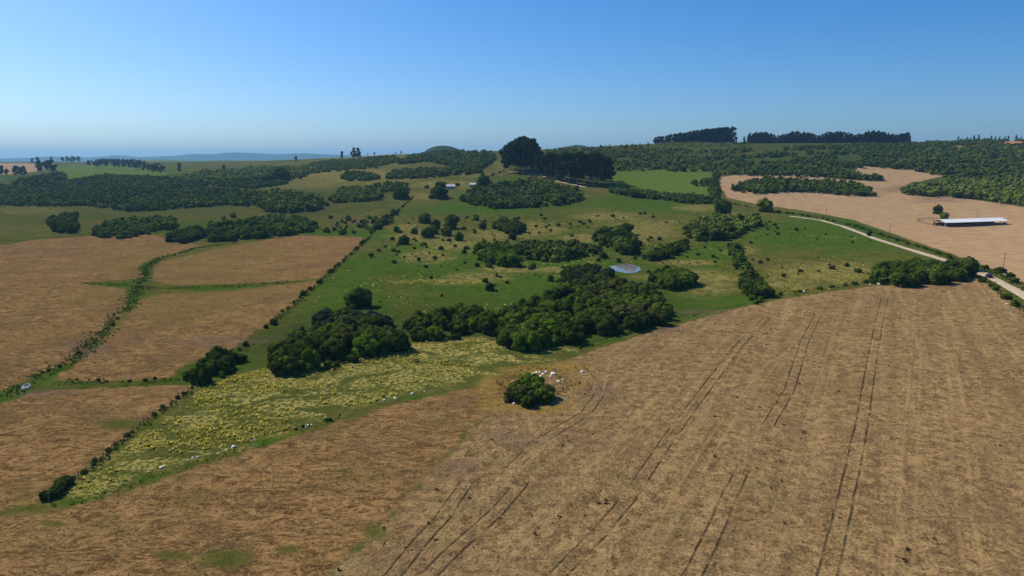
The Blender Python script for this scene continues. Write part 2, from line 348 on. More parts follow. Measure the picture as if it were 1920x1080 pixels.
def foliage(name, c1, c2, c3, tr=0.22):
    g = NT_(name); p = g.pos()
    col = g.mix(g.ramp(g.noise(p, 0.35, 2), 0.38, 0.62), c1, c2)
    oi = g.n('ObjectInfo'); col = g.mix(g.ramp(oi.outputs['Random'], 0.45, 1.0), col, c3)
    col = g.mix(g.ramp(g.noise(p, 0.07, 2), 0.5, 0.68), col, c3)
    ge = g.n('NewGeometry'); col = g.mix(1.0, col, g.mix(ge.outputs['Random Per Island'], (0.5, 0.5, 0.5), (1.5, 1.5, 1.4)), 'MULTIPLY')
    d = g.diffuse(col); t = g.n('BsdfTranslucent'); g.put(t.inputs['Color'], g.mix(1.0, col, (1.1, 1.25, 0.5), 'MULTIPLY'))
    m = g.n('MixShader'); m.inputs[0].default_value = tr
    g.t.links.new(d, m.inputs[1]); g.t.links.new(t.outputs[0], m.inputs[2])
    return g.out(m.outputs[0])
def plain(name, c1, c2, scale=3.0, rough=0.8, metal=0.0):
    g = NT_(name); p = g.pos()
    b = g.n('BsdfPrincipled'); g.put(b.inputs['Base Color'], g.mix(g.ramp(g.noise(p, scale, 4, 0.6), 0.35, 0.65), c1, c2))
    b.inputs['Roughness'].default_value = rough; b.inputs['Metallic'].default_value = metal
    return g.out(b.outputs[0])
def matte(name, c1, c2, scale):
    g = NT_(name); return g.out(g.diffuse(g.mix(g.ramp(g.noise(g.pos(), scale, 4, 0.6), 0.35, 0.65), c1, c2)))
M = {
 'ground': ground_material(),
 'bush': foliage('foliage_dark_green', (0.046, 0.072, 0.014), (0.080, 0.120, 0.020), (0.110, 0.145, 0.025)),
 'scrub': foliage('foliage_hill_scrub', (0.052, 0.078, 0.015), (0.090, 0.128, 0.022), (0.140, 0.175, 0.032)),
 'bright': foliage('foliage_fresh_green', (0.080, 0.145, 0.016), (0.120, 0.200, 0.022), (0.140, 0.205, 0.026), 0.3),
 'grey': foliage('foliage_grey_green', (0.048, 0.062, 0.040), (0.070, 0.084, 0.055), (0.055, 0.070, 0.036), 0.15),
 'euca': foliage('foliage_eucalyptus', (0.022, 0.038, 0.016), (0.036, 0.056, 0.022), (0.040, 0.056, 0.024), 0.15),
 'yellow': foliage('foliage_yellow_green', (0.20, 0.21, 0.014), (0.30, 0.30, 0.018), (0.24, 0.24, 0.016), 0.4),
 'straw': foliage('straw_tussock', (0.58, 0.485, 0.20), (0.68, 0.575, 0.26), (0.46, 0.385, 0.14), 0.45),
 'strawfar': foliage('straw_tussock_sparse', (0.44, 0.37, 0.15), (0.52, 0.44, 0.19), (0.36, 0.31, 0.11), 0.4),
 'strawtuft': foliage('stubble_straw', (0.30, 0.20, 0.105), (0.42, 0.29, 0.16), (0.24, 0.16, 0.085), 0.2),
 'weed': foliage('dark_weed', (0.030, 0.024, 0.014), (0.045, 0.036, 0.02), (0.035, 0.036, 0.014), 0.1),
 'bark': plain('bark', (0.10, 0.075, 0.055), (0.17, 0.135, 0.10)),
 'palebark': plain('pale_bark', (0.26, 0.21, 0.16), (0.40, 0.33, 0.26), 0.6),
 'rock': plain('pale_rock', (0.62, 0.60, 0.54), (0.78, 0.76, 0.70), 2.0),
 'road': plain('dirt_road', (0.36, 0.275, 0.18), (0.50, 0.40, 0.28), 0.5),
 'whitemetal': plain('white_roof_sheet', (0.82, 0.82, 0.80), (0.88, 0.88, 0.86), 0.3, 0.5),
 'greymetal': plain('grey_roof_sheet', (0.36, 0.38, 0.40), (0.46, 0.48, 0.50), 0.4, 0.5),
 'wood': plain('weathered_wood', (0.12, 0.095, 0.075), (0.22, 0.18, 0.145), 2.0),
 'palepost': plain('pale_post', (0.42, 0.40, 0.37), (0.52, 0.50, 0.47), 2.0),
 'wall': plain('plaster_wall', (0.46, 0.42, 0.36), (0.56, 0.52, 0.45), 1.0),
 'brick': plain('red_brick', (0.30, 0.13, 0.08), (0.38, 0.18, 0.11), 1.0),
 'tile': plain('orange_tile', (0.42, 0.16, 0.07), (0.52, 0.22, 0.10), 1.0),
 'dark': plain('dark_opening', (0.02, 0.02, 0.022), (0.03, 0.03, 0.032), 1.0, 0.4),
 'carpaint': plain('car_paint', (0.018, 0.024, 0.045), (0.022, 0.028, 0.05), 0.5, 0.25),
 'glass': plain('car_glass', (0.012, 0.014, 0.016), (0.016, 0.018, 0.02), 0.5, 0.06),
 'tyre': plain('tyre', (0.015, 0.015, 0.015), (0.025, 0.025, 0.025), 3.0, 0.9),
 'rim': plain('rim', (0.40, 0.40, 0.42), (0.5, 0.5, 0.52), 3.0, 0.35, 0.8),
 'lampglass': plain('head_lamp', (0.62, 0.62, 0.60), (0.7, 0.7, 0.68), 1.0, 0.15),
 'redlamp': plain('tail_lamp', (0.30, 0.012, 0.01), (0.36, 0.016, 0.012), 1.0, 0.2),
 'hill': matte('far_woodland', (0.030, 0.050, 0.026), (0.055, 0.072, 0.032), 0.004),
 'ridge': matte('far_pasture', (0.085, 0.125, 0.03), (0.11, 0.135, 0.035), 0.006),
 'olive': foliage('foliage_olive', (0.082, 0.096, 0.024), (0.120, 0.136, 0.034), (0.098, 0.112, 0.036), 0.22),
}
def water_mat():
    g = NT_('still_water'); b = g.n('BsdfPrincipled'); g.put(b.inputs['Base Color'], (0.17, 0.18, 0.17)); b.inputs['Roughness'].default_value = 0.06
    b.inputs['IOR'].default_value = 1.33
    bp = g.n('Bump'); bp.inputs['Strength'].default_value = 0.08; bp.inputs['Distance'].default_value = 0.03
    g.t.links.new(g.noise(g.pos(), 3.0, 3), bp.inputs['Height']); g.t.links.new(bp.outputs[0], b.inputs['Normal'])
    return g.out(b.outputs[0])
M['water'] = water_mat()

# ------------------------------------------------------------------ mesh helpers
def mesh_from(name, V, F, mat, smooth=False):
    """V: n x 3, F: list of index arrays (k x 3 or k x 4)"""
    V = np.ascontiguousarray(V, dtype=np.float32)
    F = [np.asarray(f, dtype=np.int32) for f in (F if isinstance(F, list) else [F]) if len(f)]
    me = bpy.data.meshes.new(name); me.vertices.add(len(V)); me.vertices.foreach_set('co', V.ravel())
    loops = np.concatenate([f.ravel() for f in F]); tot = np.concatenate([np.full(len(f), f.shape[1], np.int32) for f in F])
    st = np.concatenate([[0], np.cumsum(tot)[:-1]]).astype(np.int32)
    me.loops.add(len(loops)); me.loops.foreach_set('vertex_index', loops)
    me.polygons.add(len(tot)); me.polygons.foreach_set('loop_start', st); me.polygons.foreach_set('loop_total', tot)
    me.update(calc_edges=True)
    me.polygons.foreach_set('use_smooth', np.full(len(tot), smooth, bool))
    if mat is not None: me.materials.append(M[mat] if isinstance(mat, str) else mat)
    return me
def obj(name, me, parent=None, loc=None):
    o = bpy.data.objects.new(name, me); C.objects.link(o)
    if parent is not None: o.parent = parent
    if loc is not None: o.location = loc
    return o
def tag(o, label=None, cat=None, group=None, kind=None):
    if label: o['label'] = label
    if cat: o['category'] = cat
    if group: o['group'] = group
    if kind: o['kind'] = kind
    return o
def thing(name, label, cat, loc, rz=0.0, group=None):
    o = bpy.data.objects.new(name, None); C.objects.link(o); o.empty_display_size = 0.5
    o.location = loc; o.rotation_euler = (0, 0, rz); return tag(o, label, cat, group)
class MB:
    """collects boxes, bars and tubes in one bmesh"""
    def __init__(s): s.b = bmesh.new()
    def box(s, x0, x1, y0, y1, z0, z1):
        v = [s.b.verts.new((x, y, z)) for z in (z0, z1) for x, y in ((x0, y0), (x1, y0), (x1, y1), (x0, y1))]
        for f in ((3, 2, 1, 0), (4, 5, 6, 7), (0, 1, 5, 4), (1, 2, 6, 5), (2, 3, 7, 6), (3, 0, 4, 7)): s.b.faces.new([v[i] for i in f])
        return s
    def prism(s, pts, axis, a0, a1):
        """outline in the plane across 'axis', extruded from a0 to a1"""
        def q(p, a): return (a, p[0], p[1]) if axis == 'x' else ((p[0], a, p[1]) if axis == 'y' else (p[0], p[1], a))
        A = [s.b.verts.new(q(p, a0)) for p in pts]; B = [s.b.verts.new(q(p, a1)) for p in pts]; n = len(pts)
        s.b.faces.new(A[::-1]); s.b.faces.new(B)
        for i in range(n): s.b.faces.new((A[i], A[(i+1) % n], B[(i+1) % n], B[i]))
        return s
    def tube(s, p, q, r0, r1=None, n=7):
        r1 = r0 if r1 is None else r1; p = Vector(p); q = Vector(q); d = (q-p).normalized()
        a = d.orthogonal().normalized(); c = d.cross(a)
        A = [s.b.verts.new(p+(a*math.cos(t)+c*math.sin(t))*r0) for t in [2*math.pi*i/n for i in range(n)]]
        B = [s.b.verts.new(q+(a*math.cos(t)+c*math.sin(t))*r1) for t in [2*math.pi*i/n for i in range(n)]]
        s.b.faces.new(A[::-1]); s.b.faces.new(B)
        for i in range(n): s.b.faces.new((A[i], A[(i+1) % n], B[(i+1) % n], B[i]))
        return s
    def mesh(s, name, mat, bevel=0.0):
        if bevel: bmesh.ops.bevel(s.b, geom=list(s.b.edges), offset=bevel, segments=2, affect='EDGES', profile=0.5)
        bmesh.ops.recalc_face_normals(s.b, faces=s.b.faces)
        me = bpy.data.meshes.new(name); s.b.to_mesh(me); s.b.free(); me.materials.append(M[mat]); return me
    def build(s, name, mat, parent=None, bevel=0.0): return obj(name, s.mesh(name, mat, bevel), parent)

# ------------------------------------------------------------------ the ground, one sheet cut along the field edges
nr, nc = len(rows), len(cols)
gi = np.arange(nr*nc).reshape(nr, nc)
Q = np.stack([gi[:-1, :-1], gi[:-1, 1:], gi[1:, 1:], gi[1:, :-1]], -1).reshape(-1, 4)
VV = np.stack([XX, YY, ZZ], -1)
fx = XX[Q].mean(1); fy = YY[Q].mean(1)
NAMES = {'brown': ['dry_grass_field', 'dry_grass_field', 'dry_grass_field', 'dry_grass_field', 'dry_grass_field'],
         'stub': ['stubble_field'], 'pale': ['harvested_field', 'harvested_field'], 'field': ['green_field', 'green_field'], 'tuss': ['tussock_meadow', 'tussock_meadow']}
LAB = {'brown': ['brown dry grass field sloping along the edge of the stubble', 'wide brown field left of the green ditch', 'small brown field between the ditch and the hedge above the cross strip', 'brown field between the ditch and the shrub hedge below the cross strip', 'brown corner field beside the fenced tussock meadow'],
       'stub': ['large tan stubble field with tractor ruts'], 'pale': ['pale harvested field around the long white shed', 'pinkish bare field far off by the hedgerow trees'],
       'field': ['bright green field far off before the hazy tree line', 'bright green hill paddock enclosed by hedges'],
       'tuss': ['meadow full of straw coloured tussocks along the fence', 'tussocky green paddock beside the dirt road']}
owner = np.zeros(len(Q), int); cells = [('pasture', 'open green pasture rolling up to the wooded hills')]
for k in ('field', 'tuss', 'brown', 'pale', 'stub'):
    for i, p in enumerate(PW[k]):
        cells.append((NAMES[k][i], LAB[k][i])); owner[sdf(fx, fy, p) > 0] = len(cells)-1
for ci, (nm, lab) in enumerate(cells):
    q = Q[owner == ci]
    if len(q) == 0: continue
    used = np.unique(q); remap = np.zeros(len(VV), np.int64); remap[used] = np.arange(len(used))
    me = mesh_from(nm, VV[used], remap[q], 'ground', True)
    for k, a in ATT.items():
        at = me.attributes.new(k, 'FLOAT', 'POINT'); at.data.foreach_set('value', a[used].astype(np.float32))
    tag(obj(nm, me), lab, None, None, 'structure')
# coarse ground all around, sunk below the sheet where they overlap
gx = np.concatenate([-np.geomspace(16000, 60, 40), np.linspace(-50, 50, 5), np.geomspace(60, 16000, 40)])
GX, GY = np.meshgrid(gx, gx, indexing='ij'); GX = GX.ravel(); GY = GY.ravel()
inside = (GY > 30) & (GY < 7600) & (np.abs(GX) < 1.2*np.maximum(GY, 1)+60)
GZ = terrain_z(GX, GY)-np.where(inside, 14.0, 0.25)
n = len(gx); gi = np.arange(n*n).reshape(n, n)
me = mesh_from('ground', np.stack([GX, GY, GZ], -1), np.stack([gi[:-1, :-1], gi[1:, :-1], gi[1:, 1:], gi[:-1, 1:]], -1).reshape(-1, 4), 'ground', True)
tag(obj('ground', me), 'surrounding grassland beyond the fields', None, None, 'structure')

# far hills: real ridges with a front slope, a crest and a back slope
def ridge(name, label, crest, Yc, depth, mat, seed):
    rng = np.random.default_rng(seed)
    us = np.array([c[0] for c in crest], float); vsn = np.array([c[1] for c in crest], float)
    uu = np.linspace(us[0], us[-1], 260); vv = np.interp(uu, us, vsn)
    k = np.exp(-0.5*(np.arange(-6, 7)/2.5)**2); k /= k.sum(); vv = np.convolve(np.pad(vv, 6, mode='edge'), k, 'valid')
    V = []; ks = np.linspace(-1, 1, 25)
    for i, (u, v) in enumerate(zip(uu, vv)):
        d = ray(u, v); zc = CAM_H+Yc*d[2]/d[1]; x = Yc*d[0]/d[1]
        e = min(1.0, min(i, 259-i)/25)
        for s in ks:
            w = math.cos(s*math.pi/2)**1.3 if abs(s) < 1 else 0.0
            wob = 1+0.10*math.sin(u*0.05+s*4)*(abs(s))*(1-abs(s))*3
            V.append((x*(1+s*depth/Yc), Yc+s*depth, -30+(zc+30)*w*wob*(e**0.5)))
    gi = np.arange(260*25).reshape(260, 25)
    V = np.array(V); V[:, 2] += rng.normal(0, 0.3*Yc/8000, len(V))
    tag(obj(name, mesh_from(name, V, np.stack([gi[:-1, :-1], gi[1:, :-1], gi[1:, 1:], gi[:-1, 1:]], -1).reshape(-1, 4), mat, True)), label, None, None, 'structure')
ridge('hill', 'blue distant hill range on the horizon', [(-260,299),(0,297),(60,296),(90,292.5),(150,296),(200,293),(228,290),(262,295),(330,292),(362,288),(400,290),(432,285.5),(480,287),(525,290),(570,287),(600,289),(680,292),(760,294),(900,296)], 12000, 2000, 'hill', 3)
ridge('hill', 'pale green ridge before the blue hills', [(180,304),(270,300),(310,299),(350,301.5),(380,302),(420,300),(470,300.5),(520,302),(580,305)], 4200, 700, 'ridge', 4)
ridge('hill', 'dark wooded knoll on the skyline with two trees', [(782,290),(796,285),(804,279),(815,274.5),(830,272.5),(846,274.5),(858,279),(876,284),(900,290)], 2000, 160, 'hill', 5)
ridge('hill', 'small blue knoll behind the hillside', [(1040,280),(1062,275),(1080,271.5),(1095,273),(1112,278),(1130,284)], 2300, 150, 'hill', 8)

# water
def pool(name, W, z, label):
    c = W.mean(0); n = len(W); pts = []
    for i in range(n):
        for t in (0, 0.5):
            a = W[i]*(1-t)+W[(i+1) % n]*t; pts.append(c+(a-c)*(1.0+0.1*math.sin(i*5.1+t*9)))
    pts = np.array(pts)
    for _ in range(2): pts = np.stack([0.75*pts+0.25*np.roll(pts, -1, 0), 0.25*pts+0.75*np.roll(pts, -1, 0)], 1).reshape(-1, 2)
    V = [(c[0], c[1], z)]+[(a[0], a[1], z) for a in pts]; m = len(pts)
    tag(obj(name, mesh_from(name, np.array(V), np.array([(0, 1+i, 1+(i+1) % m) for i in range(m)]), 'water', True)), label, None, None, 'structure')
pool('pond', POND_C+(POND_W-POND_C)*0.88, POND_Z+0.12, 'small pond reflecting the sky among bushes')
pool('puddle', PUD_W, PUD_Z+0.10, 'tiny pool of water in the green ditch')

# roads: draped strips
def strip(name, label, pts, w, mat, lift):
    L = line_w(pts); d = np.gradient(L, axis=0); d /= np.linalg.norm(d, axis=1)[:, None]+1e-9; nrm = np.stack([-d[:, 1], d[:, 0]], -1)
    # resample finely
    seg = np.linalg.norm(np.diff(L, axis=0), axis=1); s = np.concatenate([[0], np.cumsum(seg)]); ss = np.arange(0, s[-1], 1.5)
    Lx = np.interp(ss, s, L[:, 0]); Ly = np.interp(ss, s, L[:, 1]); nx = np.interp(ss, s, nrm[:, 0]); ny = np.interp(ss, s, nrm[:, 1])
    V = []; rng = np.random.default_rng(5)
    off = np.array([-1, -0.6, -0.2, 0.2, 0.6, 1.0])
    for i in range(len(ss)):
        ww = w/2*(1+0.12*math.sin(ss[i]/9)+rng.normal(0, 0.05))
        for o in off:
            x = Lx[i]+nx[i]*o*ww; y = Ly[i]+ny[i]*o*ww
            V.append((x, y, float(terrain_z(x, y))+lift*(1 if abs(o) < 0.9 else -0.3)))
    m = len(off); gi = np.arange(len(ss)*m).reshape(-1, m)
    tag(obj(name, mesh_from(name, np.array(V), np.stack([gi[:-1, :-1], gi[1:, :-1], gi[1:, 1:], gi[:-1, 1:]], -1).reshape(-1, 4), mat, True)), label, None, None, 'structure')
ROAD = [(2080,655),(1990,596),(1920,553),(1870,526),(1830,507),(1770,487),(1700,466),(1640,447),(1580,424),(1540,413),(1480,405)]
strip('road', 'pale dirt road running past the paddock', ROAD, 4.6, 'road', 0.10)
strip('path', 'pale dirt track through the eucalyptus grove', [(955,322),(990,325),(1020,331),(1050,341),(1075,346),(1100,351)], 4.0, 'road', 0.15)

# ------------------------------------------------------------------ plant prototypes (unit height)
def icosphere(sub):
    b = bmesh.new(); bmesh.ops.create_icosphere(b, subdivisions=sub, radius=1.0); b.verts.ensure_lookup_table()
    V = np.array([v.co[:] for v in b.verts]); F = np.array([[v.index for v in f.verts] for f in b.faces]); b.free(); return V, F
ICO1 = icosphere(1); ICO2 = icosphere(2)
def nrmz(a): return a/(np.linalg.norm(a, axis=-1, keepdims=True)+1e-9)
def crown(rng, lobes, nleaf, leaf, core=0.86, ico=ICO2, flat=1.0):
    """lobes: list of (x,y,z,r): a core under a skin of leaf-sized faces"""
    L = np.array(lobes); Vs = []; Fs3 = []; off = 0
    for x, y, z, r in lobes:
        v = ico[0]*(1+rng.normal(0, 0.10, (len(ico[0]), 1)))*r*core; v = v*np.array([1, 1, flat])+np.array([x, y, z]); Vs.append(v); Fs3.append(ico[1]+off); off += len(v)
    w = L[:, 3]**2; k = rng.choice(len(L), nleaf*2, p=w/w.sum()); d = nrmz(rng.normal(size=(nleaf*2, 3)))
    c = L[k, :3]; rr = L[k, 3]*(0.82+0.30*rng.random(nleaf*2)); p = c+d*rr[:, None]*np.array([1, 1, flat])
    ok = np.ones(len(p), bool)
    for x, y, z, r in lobes: ok &= (np.linalg.norm((p-np.array([x, y, z]))/np.array([1, 1, flat]), axis=1) > r*0.78)
    ok &= p[:, 2] > 0.0
    p = p[ok][:nleaf]; d = d[ok][:nleaf]; n = nrmz(d+rng.normal(0, 0.55, d.shape)); a = nrmz(np.cross(n, rng.normal(size=n.shape))); b = np.cross(n, a)
    s = leaf*(0.55+0.9*rng.random((len(p), 1))); e = 0.5+0.4*rng.random((len(p), 1))
    q = np.stack([p-a*s, p-b*s*e, p+a*s, p+b*s*e], 1).reshape(-1, 3)
    Vs.append(q); F4 = (np.arange(len(q))+off).reshape(-1, 4)
    return np.concatenate(Vs), np.concatenate(Fs3), F4
def bush_lobes(rng, n=10, wide=0.55, lo=0.16, top=1.0):
    out = []
    for i in range(n):
        a = i*2.4+rng.normal()*0.5; r = wide*math.sqrt((i+0.6)/n)*0.80; zt = lo+(top-0.20-lo)*math.sqrt(max(0.0, 1-(r/wide)**2)); z = zt*(0.72+0.32*rng.random())
        out.append((r*math.cos(a), r*math.sin(a), max(z, 0.10), 0.11+0.12*rng.random()))
        if r > 0.6*wide: out.append((r*math.cos(a+.4), r*math.sin(a+.4), 0.14+0.10*rng.random(), 0.14+0.06*rng.random()))
    out.append((0.06*rng.normal(), 0.06*rng.normal(), top-0.18, 0.17)); out.append((0, 0, 0.34, 0.36)); return out
def trunk_mesh(name, rng, h, r, lobes, mat, nl=4):
    m = MB(); top = Vector((rng.normal()*0.02, rng.normal()*0.02, h)); m.tube((0, 0, -0.03), top*0.5, r, r*0.8); m.tube(top*0.5, top, r*0.8, r*0.45)
    for x, y, z, rr in sorted(lobes, key=lambda l: -l[3])[:nl]:
        m.tube(top*(0.55+0.3*rng.random()), (x, y, z), r*0.5, r*0.15, 5)
    return m.mesh(name, mat)
PROTO = {}; FAR = {}
rng0 = np.random.default_rng(11)
for mat in ('bush', 'bright', 'grey', 'olive', 'yellow'):
    PROTO[mat] = []
    for i in range(5 if mat != 'yellow' else 2):
        lb = bush_lobes(rng0, 13+2*i, 0.5+0.05*i); V, F3, F4 = crown(rng0, lb, 4200, 0.034)
        PROTO[mat].append((mesh_from('crown', V, [F3, F4], mat), trunk_mesh('trunk', rng0, 0.55, 0.035, lb, 'bark')))
def euca_lobes(rng, wide=0.2, lo=0.42):
    out = []
    for i in range(13):
        t = (i+0.5)/13; z = lo+(0.93-lo)*t; a = rng.random()*6.283; r = wide*(0.35+0.65*rng.random())*(1-0.55*abs(t-0.45))
        out.append((r*math.cos(a), r*math.sin(a), z, 0.075+0.045*rng.random()))
    out.append((0, 0, 0.92, 0.075)); return out
PROTO['euca'] = []
for i in range(5):
    lb = euca_lobes(rng0, 0.17+0.03*i, 0.16+0.05*i); V, F3, F4 = crown(rng0, lb, 1500, 0.026, 0.7, ICO1)
    PROTO['euca'].append((mesh_from('crown', V, [F3, F4], 'euca'), trunk_mesh('trunk', rng0, 0.9, 0.018, lb, 'palebark', 7)))
PROTO['plant'] = []
for i in range(5):
    lb = euca_lobes(rng0, 0.19+0.02*i, 0.06+0.02*i)+euca_lobes(rng0, 0.16, 0.05)[:6]; V, F3, F4 = crown(rng0, lb, 1300, 0.028, 0.75, ICO1)
    PROTO['plant'].append((mesh_from('crown', V, [F3, F4], 'euca'), trunk_mesh('trunk', rng0, 0.9, 0.016, lb, 'bark', 5)))
def pine_lobes(rng):
    out = []
    for i in range(12):
        t = i/11; a = rng.random()*6.283; r = 0.13*(1-0.6*t); out.append((r*math.cos(a), r*math.sin(a), 0.10+0.80*t, 0.12*(1-0.62*t)+0.02))
    return out
PROTO['pine'] = []
for i in range(4):
    lb = pine_lobes(rng0); V, F3, F4 = crown(rng0, lb, 700, 0.03, 0.75, ICO1)
    PROTO['pine'].append((mesh_from('crown', V, [F3, F4], 'euca'), trunk_mesh('trunk', rng0, 0.85, 0.016, lb, 'bark', 0)))
for key in ('bush', 'pine', 'euca'):
    FAR[key] = []
    for i in range(5):
        if key == 'bush': lb = bush_lobes(rng0, 3, 0.5)[:4]+[(0, 0, 0.36, 0.36)]; nl, lf, co = 60, 0.085, 0.95
        elif key == 'pine': lb = pine_lobes(rng0)[::3]; nl, lf, co = 30, 0.06, 1.0
        else: lb = euca_lobes(rng0)[::3]; nl, lf, co = 40, 0.06, 1.0
        FAR[key].append(crown(rng0, lb, nl, lf, co, ICO1 if key != 'x' else ICO1))

import re
TINT = {'olive': 'olive green', 'bush': 'dark green', 'bright': 'fresh green', 'grey': 'grey green'}
TREES = []   # every individual plant: dict
def scatter(W, spacing, rng, jit=0.38, inset=0.0):
    lo = W.min(0); hi = W.max(0); xs = np.arange(lo[0], hi[0]+spacing, spacing); ys = np.arange(lo[1], hi[1]+spacing, spacing*0.87)
    X, Y = np.meshgrid(xs, ys); X = X+(np.arange(len(ys)) % 2)[:, None]*spacing/2
    X = X.ravel()+rng.uniform(-jit, jit, X.size)*spacing; Y = Y.ravel()+rng.uniform(-jit, jit, Y.size)*spacing
    ok = sdf(X, Y, W, 2.0) > inset; return X[ok], Y[ok]
CLEAR = RED+[(70,345,50,3),(395,353,30,4),(180,352,28,3),(300,362,28,3),(850,296,30,4),(450,362,24,3),(1800,310,30,4),(1870,300,24,4),(1440,301,60,6),(1592,297,30,9),(1480,286,50,4),(1300,291,60,4),(1240,277,40,4),(1345,267,34,3),(1550,284,36,4),(1100,287,34,4),(1500,295,40,4),(1400,290,30,4),(1690,300,26,4),(1180,300,30,4)]
crng = np.random.default_rng(77)
def clump(pts, h, spacing, label, group, mats=('bush',), name='thicket_tree', cat='tree', hv=0.5, wide=1.2, keep=0.82, individual=True, far='bush', woodname='wood'):
    W = poly_w(pts, 0.5*h); X, Y = scatter(W, spacing, crng, 0.38, 0.22*h)
    if keep < 1: k = crng.random(len(X)) < keep; X, Y = X[k], Y[k]
    if not individual: k = ell_field(X, Y, CLEAR) < 0.74; X, Y = X[k], Y[k]
    for x, y in zip(X, Y):
        hh = h*(1-hv/2+hv*crng.random())
        mt = mats[int(crng.integers(len(mats)))]
        TREES.append(dict(x=x, y=y, h=hh, w=hh*wide*(0.9+0.35*crng.random()), mat=mt, label=TINT[mt]+' '+re.sub(r'^(very dark|dark leafy|dark green|low dark|grey green|green|dark) ', 'low ' if 'low' in label[:4] else '', label) if len(set(mats)) > 1 else label, group=group, name=name, cat=cat, ind=individual, far=far, wood=woodname))
    if individual and cat == 'tree':
        X, Y = scatter(W, spacing*0.62, crng, 0.45, -0.05*h); e = sdf(X, Y, W, 2.0); k = (e < 0.28*h) & (crng.random(len(X)) < 0.55); X, Y = X[k], Y[k]
        for x, y in zip(X, Y):
            hh = h*(0.28+0.3*crng.random())
            TREES.append(dict(x=x, y=y, h=hh, w=hh*(1.0+0.5*crng.random()), mat=('bush', 'bush', 'bright')[int(crng.integers(3))], label='low fringe bush at the edge of the '+group, group='fringe of the '+group, name='fringe_bush', cat='bush', ind=True, far='bush', wood='undergrowth'))
def lone(u, v, wpx, label, group, mat='bush', name='bush', cat='bush', asp=0.85, h=None):
    p = P(u, v); D = math.hypot(p[0], p[1]); w = wpx*D/FPX*1.0
    TREES.append(dict(x=p[0], y=p[1]+w*0.3, h=h or w*asp, w=w*0.95, mat=mat, label=label, group=group, name=name, cat=cat, ind=True, far='bush', wood='wood'))

# ------------------------------------------------------------------ thickets and woods, outlines as seen
DB = ('bush', 'bush', 'bush', 'bright', 'olive')
clump([(928,632),(932,600),(985,566),(1045,540),(1120,520),(1185,535),(1240,553),(1256,575),(1235,598),(1150,612),(1060,630),(985,640)], 4.4, 4.2, 'dark green tree in the big thicket below the pond', 'big thicket below the pond', DB)
clump([(1040,530),(1055,505),(1085,497),(1125,498),(1150,512),(1135,525),(1090,530)], 2.8, 3.4, 'low dark bush on the bank beside the pond', 'bushes beside the pond', ('bush', 'grey', 'bush'), 'bush', 'bush')
clump([(757,622),(762,600),(810,584),(880,578),(932,588),(930,612),(880,620),(800,626)], 4.0, 3.9, 'dark tree in the thicket between the two larger thickets', 'middle thicket above the tussock meadow', DB)
clump([(492,680),(505,655),(560,628),(590,612),(640,608),(700,608),(742,622),(752,642),(700,655),(600,675),(530,688)], 4.3, 3.8, 'dark leafy tree in the thicket along the tussock meadow', 'thicket along the tussock meadow', DB)
clump([(582,598),(600,583),(640,585),(700,592),(740,600),(735,612),(660,612),(600,610)], 3.6, 3.4, 'grey green bush behind the tussock meadow thicket', 'grey bushes behind the thicket', ('grey', 'grey', 'bush'), 'bush', 'bush')
lone(669,578,60, 'single wide round dark bush on grass above the grey bushes', None, 'bush', asp=0.62)
clump([(337,705),(352,686),(400,664),(438,652),(456,662),(425,688),(392,708)], 3.4, 3.0, 'dark tree in the hedge clump at the meadow corner', 'hedge clump at the meadow corner')
clump([(946,746),(952,722),(980,708),(1015,708),(1034,722),(1036,738),(1008,751),(970,758)], 2.3, 2.3, 'green bush in the boulder strewn island in the stubble', 'bush island with white boulders', ('bright', 'bush', 'olive'), 'bush', 'bush')
clump([(1637,520),(1640,500),(1680,492),(1740,490),(1800,490),(1830,492),(1828,512),(1780,520),(1700,526)], 5.2, 4.4, 'very dark tree in the dense belt where the road meets the stubble', 'dark tree belt beside the dirt road', ('bush',))
clump([(1363,455),(1385,452),(1400,490),(1425,515),(1442,550),(1420,560),(1398,545),(1385,505)], 3.8, 3.4, 'hedge tree in the row between the two paddocks', 'hedge row between the paddocks', ('bush', 'bush', 'grey'))
clump([(1222,527),(1225,508),(1255,503),(1292,512),(1298,524),(1265,534)], 4.8, 4.0, 'bush in the small clump right of the pond', 'small clump near the pond', DB)
clump([(1110,440),(1130,427),(1170,425),(1198,445),(1200,468),(1180,476),(1160,462),(1130,450)], 5.8, 5.0, 'tree in the green clump above the pond', 'green clump above the pond', ('bright', 'bush', 'bush'))
clump([(962,455),(1000,448),(1060,455),(1122,456),(1126,470),(1075,474),(1065,485),(1010,480),(968,468)], 4.6, 4.6, 'bush in the long low thicket left of the pond clump', 'long low thicket in the valley', DB)
clump([(1283,420),(1300,412),(1350,405),(1420,404),(1430,416),(1400,425),(1380,438),(1310,445),(1290,435)], 5.6, 5.0, 'tree in the thicket below the solitary round tree', 'thicket on the valley side', ('bush',))
clump([(1200,480),(1235,465),(1280,452),(1300,450),(1290,465),(1250,478),(1215,488)], 3.4, 4.0, 'low scrub bush on the bank joining the thickets', 'low scrub on the valley bank', ('bush',), 'bush', 'bush')
clump([(886,470),(905,455),(920,462),(955,462),(975,475),(968,490),(925,490)], 5.0, 5.2, 'round bush in the pair of clumps among the dry patches', 'paired clumps among dry patches', ('bright', 'bush'), 'bush', 'bush')
clump([(922,425),(940,410),(985,416),(985,430),(955,434)], 4.6, 5.0, 'dark bush in the tight clump under the green rise', 'tight clump under the green rise', ('bush',), 'bush', 'bush')
clump([(862,372),(885,352),(905,340),(960,340),(1000,332),(1050,346),(1085,350),(1095,368),(1060,378),(1000,382),(930,386),(890,378)], 6.0, 5.6, 'tree in the orchard thicket around the farm roofs', 'orchard thicket by the farm', ('bush', 'bush', 'bush', 'grey'))
